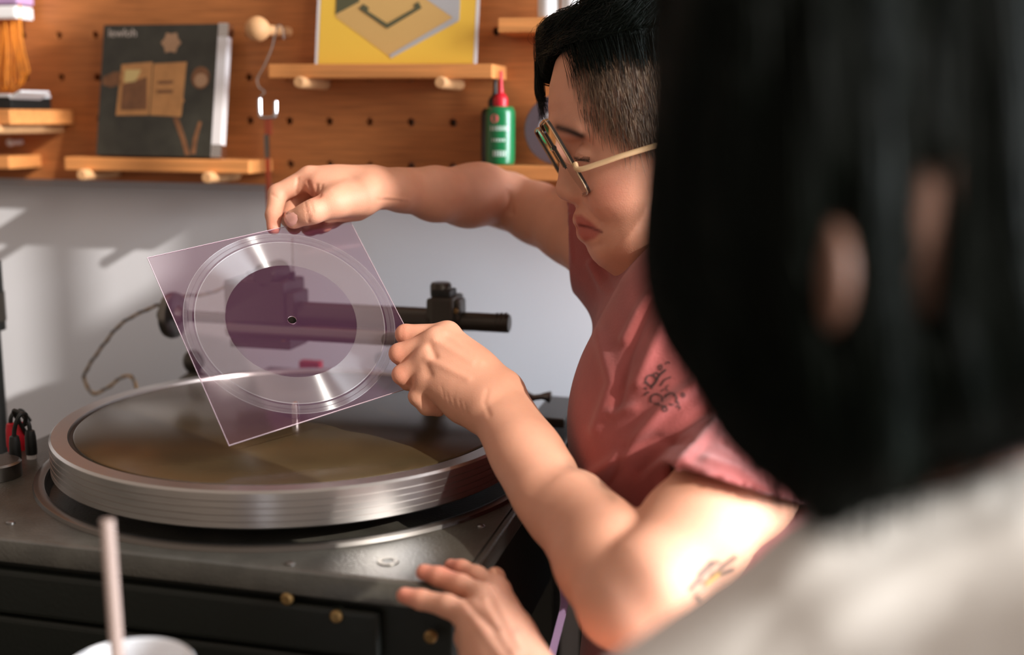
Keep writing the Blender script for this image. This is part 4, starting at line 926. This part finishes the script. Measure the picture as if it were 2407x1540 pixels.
def lens3(v, c, off=0.):
    """v down the lens 0..1, c sideways (m); the lenses wrap back towards the temples"""
    p = L0 + LD * (v * LH) + LN * (off + .0008 * abs(c / .06) ** 2); return hfr(np.array([[p[0], p[1], c]]))[0]
def outline(s, g=1.):
    cv, cc = .5, s * .0335; n = 40; out = []
    for k in range(n):
        a = 2 * PI * k / n; e = 6; x = abs(math.cos(a)) ** (2 / e) * np.sign(math.cos(a)); y = abs(math.sin(a)) ** (2 / e) * np.sign(math.sin(a))
        out.append((cv + .5 * g * y, cc + .0275 * g * x))
    return out
for s in (-1, 1):
    loop = [lens3(*q) for q in outline(s)]; bm = bmesh.new(); n = len(loop); rings = []
    inn = [lens3(*q) for q in outline(s, .945)]; back = np.array([*(LN * .0024), 0]); bk = hfr(back[None])[0] - hfr(np.zeros((1, 3)))[0]
    A_ = [bm.verts.new(p) for p in loop]; B_ = [bm.verts.new(p) for p in inn]; C_ = [bm.verts.new(p + bk) for p in inn]; D_ = [bm.verts.new(p + bk) for p in loop]
    for i in range(n):
        j = (i + 1) % n
        for u, v in ((A_, B_), (B_, C_), (C_, D_), (D_, A_)): bm.faces.new((u[i], u[j], v[j], v[i]))
    obj('rim', bm, M['rim'], gl, True, .7)
    obj('rim_edge', TB(np.array([p - bk * .12 for p in loop] + [loop[0] - bk * .12]), .0006, 6), M['goldrim'], gl, True)
    bm = bmesh.new(); c_ = bm.verts.new(np.mean(inn, 0) + bk * .4); vs = [bm.verts.new(p + bk * .4) for p in inn]
    for i in range(n): bm.faces.new((vs[i], vs[(i + 1) % n], c_))
    obj('lens', bm, lensm, gl, True)
    pp = spline([lens3(.62, s * .0600, .002), hfr(hl(1342, 408, s * .064)[None])[0], hfr(hl(1390, 394, s * .070)[None])[0], hfr(hl(1445, 376, s * .0745)[None])[0], hfr(hl(1560, 345, s * .079)[None])[0], hfr(hl(1600, 365, s * .079)[None])[0]], 6)
    obj('temple', TB(pp, .0022, 10), M['temple'], gl, True)
    pp = spline([lens3(.44, s * .008, .004), hfr(hl(1318, 350, s * .010)[None])[0], hfr(hl(1325, 365, s * .0105)[None])[0]], 6)
    obj('pad_arm', TB(pp, .0006, 6), M['goldrim'], gl, True)
    bm = bmesh.new(); bmesh.ops.create_uvsphere(bm, u_segments=12, v_segments=8, radius=.004, matrix=Matrix.Translation(hfr(hl(1327, 368, s * .0100)[None])[0])); obj('nose_pad', bm, lensm, gl, True)
obj('bridge', TB([lens3(.33, c, .001) for c in np.linspace(-.008, .008, 7)], .0022, 10), M['rim'], gl, True)
# ------------------------------------------------------------------ hair of the person in rose
def ribbons(name, strands, widths, m, par, kind=None):
    """strands: list of (n, 3) curves; each becomes a thin three-sided tube, all one object"""
    Vv, Ff, o = [], [], 0
    for s, w in zip(strands, widths):
        s = np.asarray(s); n = len(s); T = np.gradient(s, axis=0); T /= np.linalg.norm(T, axis=1)[:, None] + 1e-12; r = rng.normal(size=3); u = np.cross(T, r); u /= np.linalg.norm(u, axis=1)[:, None] + 1e-12; v = np.cross(T, u)
        ta = np.minimum(1, np.linspace(3, .25, n))[:, None] * w
        for a in (0, 2.1, 4.2): Vv.append(s + ta * (math.cos(a) * u + math.sin(a) * v))
        i = np.arange(n - 1)
        for a in range(3):
            b = (a + 1) % 3; Ff.append(np.stack([o + a * n + i, o + b * n + i, o + b * n + i + 1, o + a * n + i + 1], 1))
        o += 3 * n
    ob = mesh_np(name, np.concatenate(Vv), np.concatenate(Ff), m, par, True)
    if kind: ob['kind'] = kind
    return ob
def lay(bvh, V, n, step, steps, lift, wmin, wmax):
    """strands that follow a hair mass all round: start anywhere on it, run along step, stay on the surface"""
    S, Wd = [], []
    for p in V[rng.integers(0, len(V), n)]:
        d = step + rng.normal(0, .18, 3) * np.linalg.norm(step); up = rng.uniform(*lift); q = []
        for t in range(steps):
            g = bvh.find_nearest(Vector(p))
            if g[0] is None: break
            c, nn = np.array(g[0]), np.array(g[1]); q.append(c + nn * up); p = c + d - nn * (d @ nn)
        if len(q) == steps: S.append(np.array(q)); Wd.append(rng.uniform(wmin, wmax))
    return S, Wd
def hair_cap():
    pl = [hl(*q)[:2] for q in FACE]; lo = np.array([*hl(1240, -90)[:2], -.10]); hi = np.array([*hl(1880, 560)[:2], .10]); f = Field(lo, hi, .0024, hfr)
    inflate(f, pl, .062, .070); f.d -= .0085
    # keep only the hair area: above the hairline on this side, behind the ear
    X, Y = np.meshgrid(f.ax[0], f.ax[1], indexing='ij'); pt = np.stack([X.ravel(), Y.ravel()], 1)
    near = [hl(*q)[:2] for q in ((1225, 150), (1325, 125), (1375, 124), (1450, 108), (1535, 100), (1556, 180), (1568, 285), (1610, 318), (1650, 430), (1900, 520), (1900, -200), (1225, -200))]
    far = [hl(*q)[:2] for q in ((1225, 165), (1290, 172), (1330, 160), (1450, 150), (1560, 200), (1640, 300), (1650, 430), (1900, 520), (1900, -200), (1225, -200))]
    a = poly_sd(pt, near).reshape(X.shape); b = poly_sd(pt, far).reshape(X.shape); t = np.clip((f.ax[2] + .01) / .03, 0, 1)[None, None, :]
    f.d = np.maximum(f.d, (a[:, :, None] * (1 - t) + b[:, :, None] * t)).astype(np.float32)
    f.ell(hl(1345, 70, .018), (.026, .020, .030), .012); f.ell(hl(1305, 112, .030), (.014, .026, .020), .012)
    return f.mesh(3)
hv, hq = hair_cap(); hcap = mesh_np('hair', hv, hq, M['hairshell'], pa, True)
st, wd_ = [], []
for i in range(900):      # strands combed over the crown
    c0 = rng.uniform(-.055, .06); x0 = rng.uniform(1420, 1640); y0 = -52 + abs(c0) * 700 + rng.uniform(-14, 22); k = rng.uniform(0, 1)
    xe = rng.uniform(1296, 1345); ye = rng.uniform(60, 118)
    st.append(hfr(np.array([hl(x0, y0, c0), hl((x0 + xe) / 2 + 15, (y0 + ye) / 2 - 34 + rng.uniform(-12, 16), c0 * .9), hl(xe + 25, ye - 26 + rng.uniform(-8, 8), c0 * .8 + .008), hl(xe, ye, c0 * .8 + .012)]))); wd_.append(rng.uniform(.00016, .00032))
for i in range(260):      # fringe that falls on the far side of the forehead
    c0 = rng.uniform(.018, .052); x0 = rng.uniform(1300, 1350); xe = rng.uniform(1272, 1300); ye = rng.uniform(180, 275) if i % 3 else rng.uniform(255, 300); xm = rng.uniform(1266, 1284)
    st.append(hfr(np.array([hl(x0, rng.uniform(60, 90), c0 * .8), hl(xm + 8, 105 + rng.uniform(-12, 12), c0), hl(xm, 160 + rng.uniform(-10, 10), c0 + .003), hl(xm + 4, 215, c0 + .003), hl(xe + 3, max(ye, 225), c0)]))); wd_.append(rng.uniform(.00012, .00024))
for i in range(26):       # loose curls at the front
    x0, y0 = rng.uniform(1282, 1330), rng.uniform(40, 100); a = rng.uniform(0, 6); r = rng.uniform(8, 20)
    st.append(hfr(np.array([hl(x0, y0, .02), hl(x0 - r * 1.4, y0 - 4, .022), hl(x0 - r * 2, y0 + r * .8, .024), hl(x0 - r * 1.3, y0 + r * 1.6, .022), hl(x0 - r * .5, y0 + r, .02)]))); wd_.append(.00009)
cbv = BVHTree.FromPolygons(hv.tolist(), hq.tolist())
for i in range(1300):     # combed strands that lie on the crown
    q = []; x0, y0 = rng.uniform(1300, 1600), rng.uniform(-40, 110); dx, dy = rng.normal(-62, 22), rng.normal(30, 14); up = rng.uniform(.0005, .0028)
    for t in np.linspace(0, 1, 5):
        g = hit(cbv, x0 + dx * t, y0 + dy * t + 10 * math.sin(3 * t))
        if g is None: break
        q.append(g[0] + g[1] * up * (1 - .3 * t))
    if len(q) >= 3: st.append(np.array(q)); wd_.append(rng.uniform(.00014, .0003))
for i in range(700):      # the crown's hair thins out over the temple
    x0 = rng.uniform(1325, 1560); y0 = np.interp(x0, [1325, 1375, 1450, 1545], [112, 110, 94, 86]) - rng.uniform(0, 30); ln = rng.uniform(30, 105); dx = rng.normal(14, 9); q = []
    for t in np.linspace(0, 1, 5):
        g = hit(bbvh, x0 + dx * t, y0 + ln * t)
        if g is None: break
        q.append(g[0] + g[1] * (.0085 * (1 - t) ** 1.5 + .0008))
    if len(q) == 5: st.append(np.array(q)); wd_.append(rng.uniform(.00012, .00026))
e1, e2 = lay(cbv, hv, 1500, CR * .006 - CU * .010, 6, (.0004, .002), .00014, .0003); st += e1; wd_ += e2
ribbons('hair_strands', [spline(s, 4) for s in st], wd_, M['hair'], hcap, 'stuff')
st, wd_ = [], []
temple_m = mat('temple_hair', srgb(128, 104, 82), .5, spec=.4, vary=.3, vscale=80)
for i in range(2600):     # short thin hair at the temple
    p = np.array([rng.uniform(1330, 1570), rng.uniform(60, 350)])
    if rng.uniform() > soft(p[None], TEMPLE, 70)[0] ** 1.5: continue
    h = hit(bbvh, *p)
    if h is None: continue
    dirp = np.array([rng.normal(8, 4), rng.normal(40, 10)]); q = []
    for t, l in ((0, 0), (.35, .0012), (.7, .0016), (1, .0016)):
        g = hit(bbvh, *(p + dirp * t))
        if g is None: break
        q.append(g[0] + g[1] * l)
    if len(q) == 4: st.append(spline(q, 2)); wd_.append(rng.uniform(.00012, .00024))
ribbons('temple_hair', st[::2], wd_[::2], temple_m, body, 'stuff')
ribbons('temple_hair', st[1::2], wd_[1::2], mat('temple_hair_dark', srgb(74, 58, 46), .5, spec=.3), body, 'stuff')
st = []
for i in range(14):       # lashes
    t = i / 13; c = -.0315 - .011 * math.sin(PI * t); p = hl(1352 + 32 * t, 374 + 5 * t, c); d = hl(1340 + 36 * t, 384 + 6 * t, c - .004)
    st.append(spline(hfr(np.array([p, (p + d) / 2 + [0, .001, 0], d])), 3))
ribbons('eyelashes', st, [.00022] * len(st), M['hair'], body, 'stuff')
# ------------------------------------------------------------------ person in white in the foreground
pb2 = thing('person', 'person with black bobbed hair and white shirt, back turned, nearest the camera', 'person', tuple(P(2200, 1700, .42)))
BD = .41; bfr, bl = cam_local((2050, 600), BD)
def b_body():
    f = Field(np.array([*bl(1500, -700)[:2], -.13]), np.array([*bl(2900, 1700)[:2], .13]), .0034, bfr)
    f.ell(bl(2140, 330, .0), (.066, .098, .078), .0); f.ell(bl(2000, 520, -.020), (.050, .07, .055), .03)
    f.cone(bl(2180, 640, 0.02), bl(2290, 1300, .03), .045, .050, .03)
    f.ell(bl(1820, 665, -.066), (.0065, .021, .022), .006); f.ell(bl(2010, 640, -.052), (.0055, .020, .018), .006)
    a = f.mesh(2)
    P = lambda x, y, d: globals()['P'](x, y, d - .013)
    pts = lambda *a: [P(*q) for q in a]
    # right hand reaching over the machine, forearm, upper arm
    g = Field(*bounds(pts((930, 1310, .76), (1300, 1600, .68), (1700, 1960, .60), (1000, 1440, .72), (1600, 1500, .80)), .05), .0016)
    mcp = [(1108, 1452, .722), (1135, 1408, .738), (1160, 1390, .755), (1172, 1388, .772)]
    for m, c, r in zip(mcp, ((1190, 1580, .694), (1205, 1572, .700), (1222, 1562, .708), (1236, 1556, .714)), (.0085, .0088, .0084, .0076)): g.cone(P(*m), P(*c), r, .0135, .011)
    g.ell(P(1165, 1490, .716), (.020, .022, .013), .014)
    for jj, rr in zip((((1108, 1452, .722), (1050, 1424, .730), (990, 1410, .738), (950, 1400, .742)), ((1135, 1408, .738), (1083, 1377, .750), (1032, 1356, .760), (996, 1345, .766)), ((1160, 1390, .755), (1120, 1356, .768), (1085, 1338, .778), (1060, 1331, .784)), ((1172, 1388, .772), (1164, 1357, .784), (1150, 1372, .796), (1135, 1385, .80))),
                      ((.0085, .0070, .0062, .0052), (.0088, .0072, .0064, .0054), (.0084, .0070, .0060, .0050), (.0076, .0062, .0056, .0048))):
        q = [P(*v) for v in jj]
        for i in range(3): g.cone(q[i], q[i + 1], rr[i], rr[i + 1], .0045 if i == 0 else .003)
    g.chain(pts((1140, 1560, .70), (1120, 1530, .722), (1105, 1500, .745), (1095, 1480, .758)), [.0125, .0095, .0085, .0072], .008)
    g.chain(pts((1212, 1575, .703), (1330, 1680, .68), (1500, 1800, .65), (1700, 1950, .61)), [.0185, .0215, .027, .031], .012)
    b = g.mesh(2); V, Q = b; N = normals(V, Q)
    V = crease(V, N, [([(1088, 1402), (1120, 1440), (1165, 1480)], 8, -.0015), ([(1112, 1455), (1190, 1560)], 9, .0008), ([(1138, 1412), (1210, 1540)], 8, .0010), ([(1160, 1395), (1225, 1530)], 7, .0008), ([(1150, 1420), (1200, 1520)], 6, -.0006)])
    return a, (V, Q)
(a0, q0), (a1, q1) = b_body(); BV = np.concatenate([a0, a1]); BQ = np.concatenate([q0, q1 + len(a0)])
bp = pix(BV); Cb = np.tile(SKIN, (len(BV), 1)); Cb[:len(a0)] *= np.array([.27, .30, .34]); hm = np.arange(len(BV)) >= len(a0)  # head and neck skin painted darker for the shade among the hair
for t in ((948, 1400), (992, 1345), (1058, 1330)): Cb = mixp(Cb, hm * np.exp(-(np.linalg.norm(bp - t, axis=1) / 34) ** 2) * .5, srgb(206, 104, 88))
Cb = mixp(Cb, hm * np.exp(-(np.linalg.norm(bp - (1210, 1484), axis=1) / 8) ** 2) * .5, srgb(214, 112, 96))
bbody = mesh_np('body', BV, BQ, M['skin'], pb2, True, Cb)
HAIRB = [(1560, -700), (1540, 0), (1532, 300), (1542, 600), (1572, 760), (1640, 920), (1720, 1050), (1850, 1180), (1900, 1205), (2040, 1150), (2200, 1085), (2330, 1045), (2480, 1000), (2700, 900), (2800, 400), (2800, -700)]
def b_hair():
    f = Field(np.array([*bl(1480, -640)[:2], -.10]), np.array([*bl(2820, 1260)[:2], .10]), .0032, bfr)
    inflate(f, [bl(*q)[:2] for q in HAIRB], .05, .082)
    for x, y, rx, ry in ((1820, 665, .0040, .024), (2010, 640, .0026, .022)): f.ell(bl(x, y, -.082), (rx, ry, .035), .006, mode='s')
    V, Q = f.mesh(2); N = normals(V, Q); p = pix(V); ang = (p[:, 0] - 2050) / (1 + (p[:, 1] + 900) / 2600)
    amp = .0016 * np.sin(ang / 17 + 1.3 * np.sin(p[:, 1] / 300)) + .0022 * np.sin(ang / 41 + 2 + .8 * np.sin(p[:, 1] / 420))
    return V + N * amp[:, None], Q
bhv, bhq = b_hair(); bh = mesh_np('hair', bhv, bhq, M['hairshell'], pb2, True)
hb = BVHTree.FromPolygons(bhv.tolist(), bhq.tolist())
st, wd_ = [], []
for i in range(1500):
    x0 = rng.uniform(1545, 2560); y0 = rng.uniform(-120, 650); n = 7; ln = rng.uniform(260, 620); q = []; out = rng.uniform(.0003, .003)
    sl_ = (x0 - 1950) / 2600 + rng.normal(0, .05)
    for t in np.linspace(0, 1, n):
        y = y0 + ln * t; x = x0 - (0.0 if y < 600 else -(y - 600) * (.38 if x0 < 1750 else .12)) + sl_ * ln * t * .3
        h = hit(hb, x, y)
        if h is None: break
        q.append(h[0] + h[1] * out)
    if len(q) >= 4: st.append(spline(q, 2)); wd_.append(rng.uniform(.00018, .0004))
e1, e2 = lay(hb, bhv, 900, -CU * .022, 6, (.0004, .002), .0002, .0004); st += [spline(q, 2) for q in e1]; wd_ += e2
for i in range(420):      # wisps along the lower edge
    k = rng.uniform(0, 1); x = 1570 + 330 * k if i % 2 else 1900 + 560 * k; y = np.interp(x, [1570, 1640, 1720, 1850, 1900, 2040, 2200, 2460], [760, 920, 1050, 1180, 1205, 1150, 1085, 1005]); c = rng.uniform(-.05, .03); dx = rng.normal(14, 12); ln = rng.uniform(20, 90)
    st.append(spline(bfr(np.array([bl(x + 20, y - 150, c), bl(x + 6, y - 40, c), bl(x + dx * .5, y + ln * .4, c), bl(x + dx, y + ln, c)])), 3)); wd_.append(rng.uniform(.00018, .0004))
ribbons('hair_strands', st, wd_, M['hair'], bh, 'stuff')
def b_shirt():
    f = Field(*bounds(pts((1380, 1500, .40), (2600, 1050, .36), (1500, 2600, .42), (2700, 2600, .36), (2000, 1800, .56), (2000, 1800, .27), (1720, 2020, .60), (1640, 1920, .62)), .06), .004)
    f.chain(pts((2700, 1290, .36), (2468, 1345, .37), (2005, 1440, .39), (1572, 1728, .41)), [.034, .034, .034, .034], .008)
    f.cone(P(2150, 2090, .42), P(2200, 2900, .44), .080, .10, .05); f.cone(P(1760, 1990, .45), P(1850, 2700, .47), .055, .08, .05); f.cone(P(2480, 1880, .40), P(2650, 2600, .42), .06, .09, .04)
    f.chain(pts((1700, 1900, .45), (1750, 1930, .50), (1720, 2020, .60), (1640, 1920, .62)), [.055, .05, .046, .042], .03)
    V, Q = largest(*f.mesh(3)); N = normals(V, Q)
    return crease(V, N, [([(2407, 1240), (2150, 1330), (1950, 1480)], 40, .0018), ([(2300, 1180), (2050, 1260), (1850, 1360)], 34, .0015), ([(2000, 1300), (1850, 1420), (1750, 1540)], 30, -.0012), ([(2250, 1420), (2150, 1540)], 40, -.0015)]), Q
sv, sq_ = b_shirt(); mesh_np('shirt', sv, sq_, M['shirt'], pb2, True)
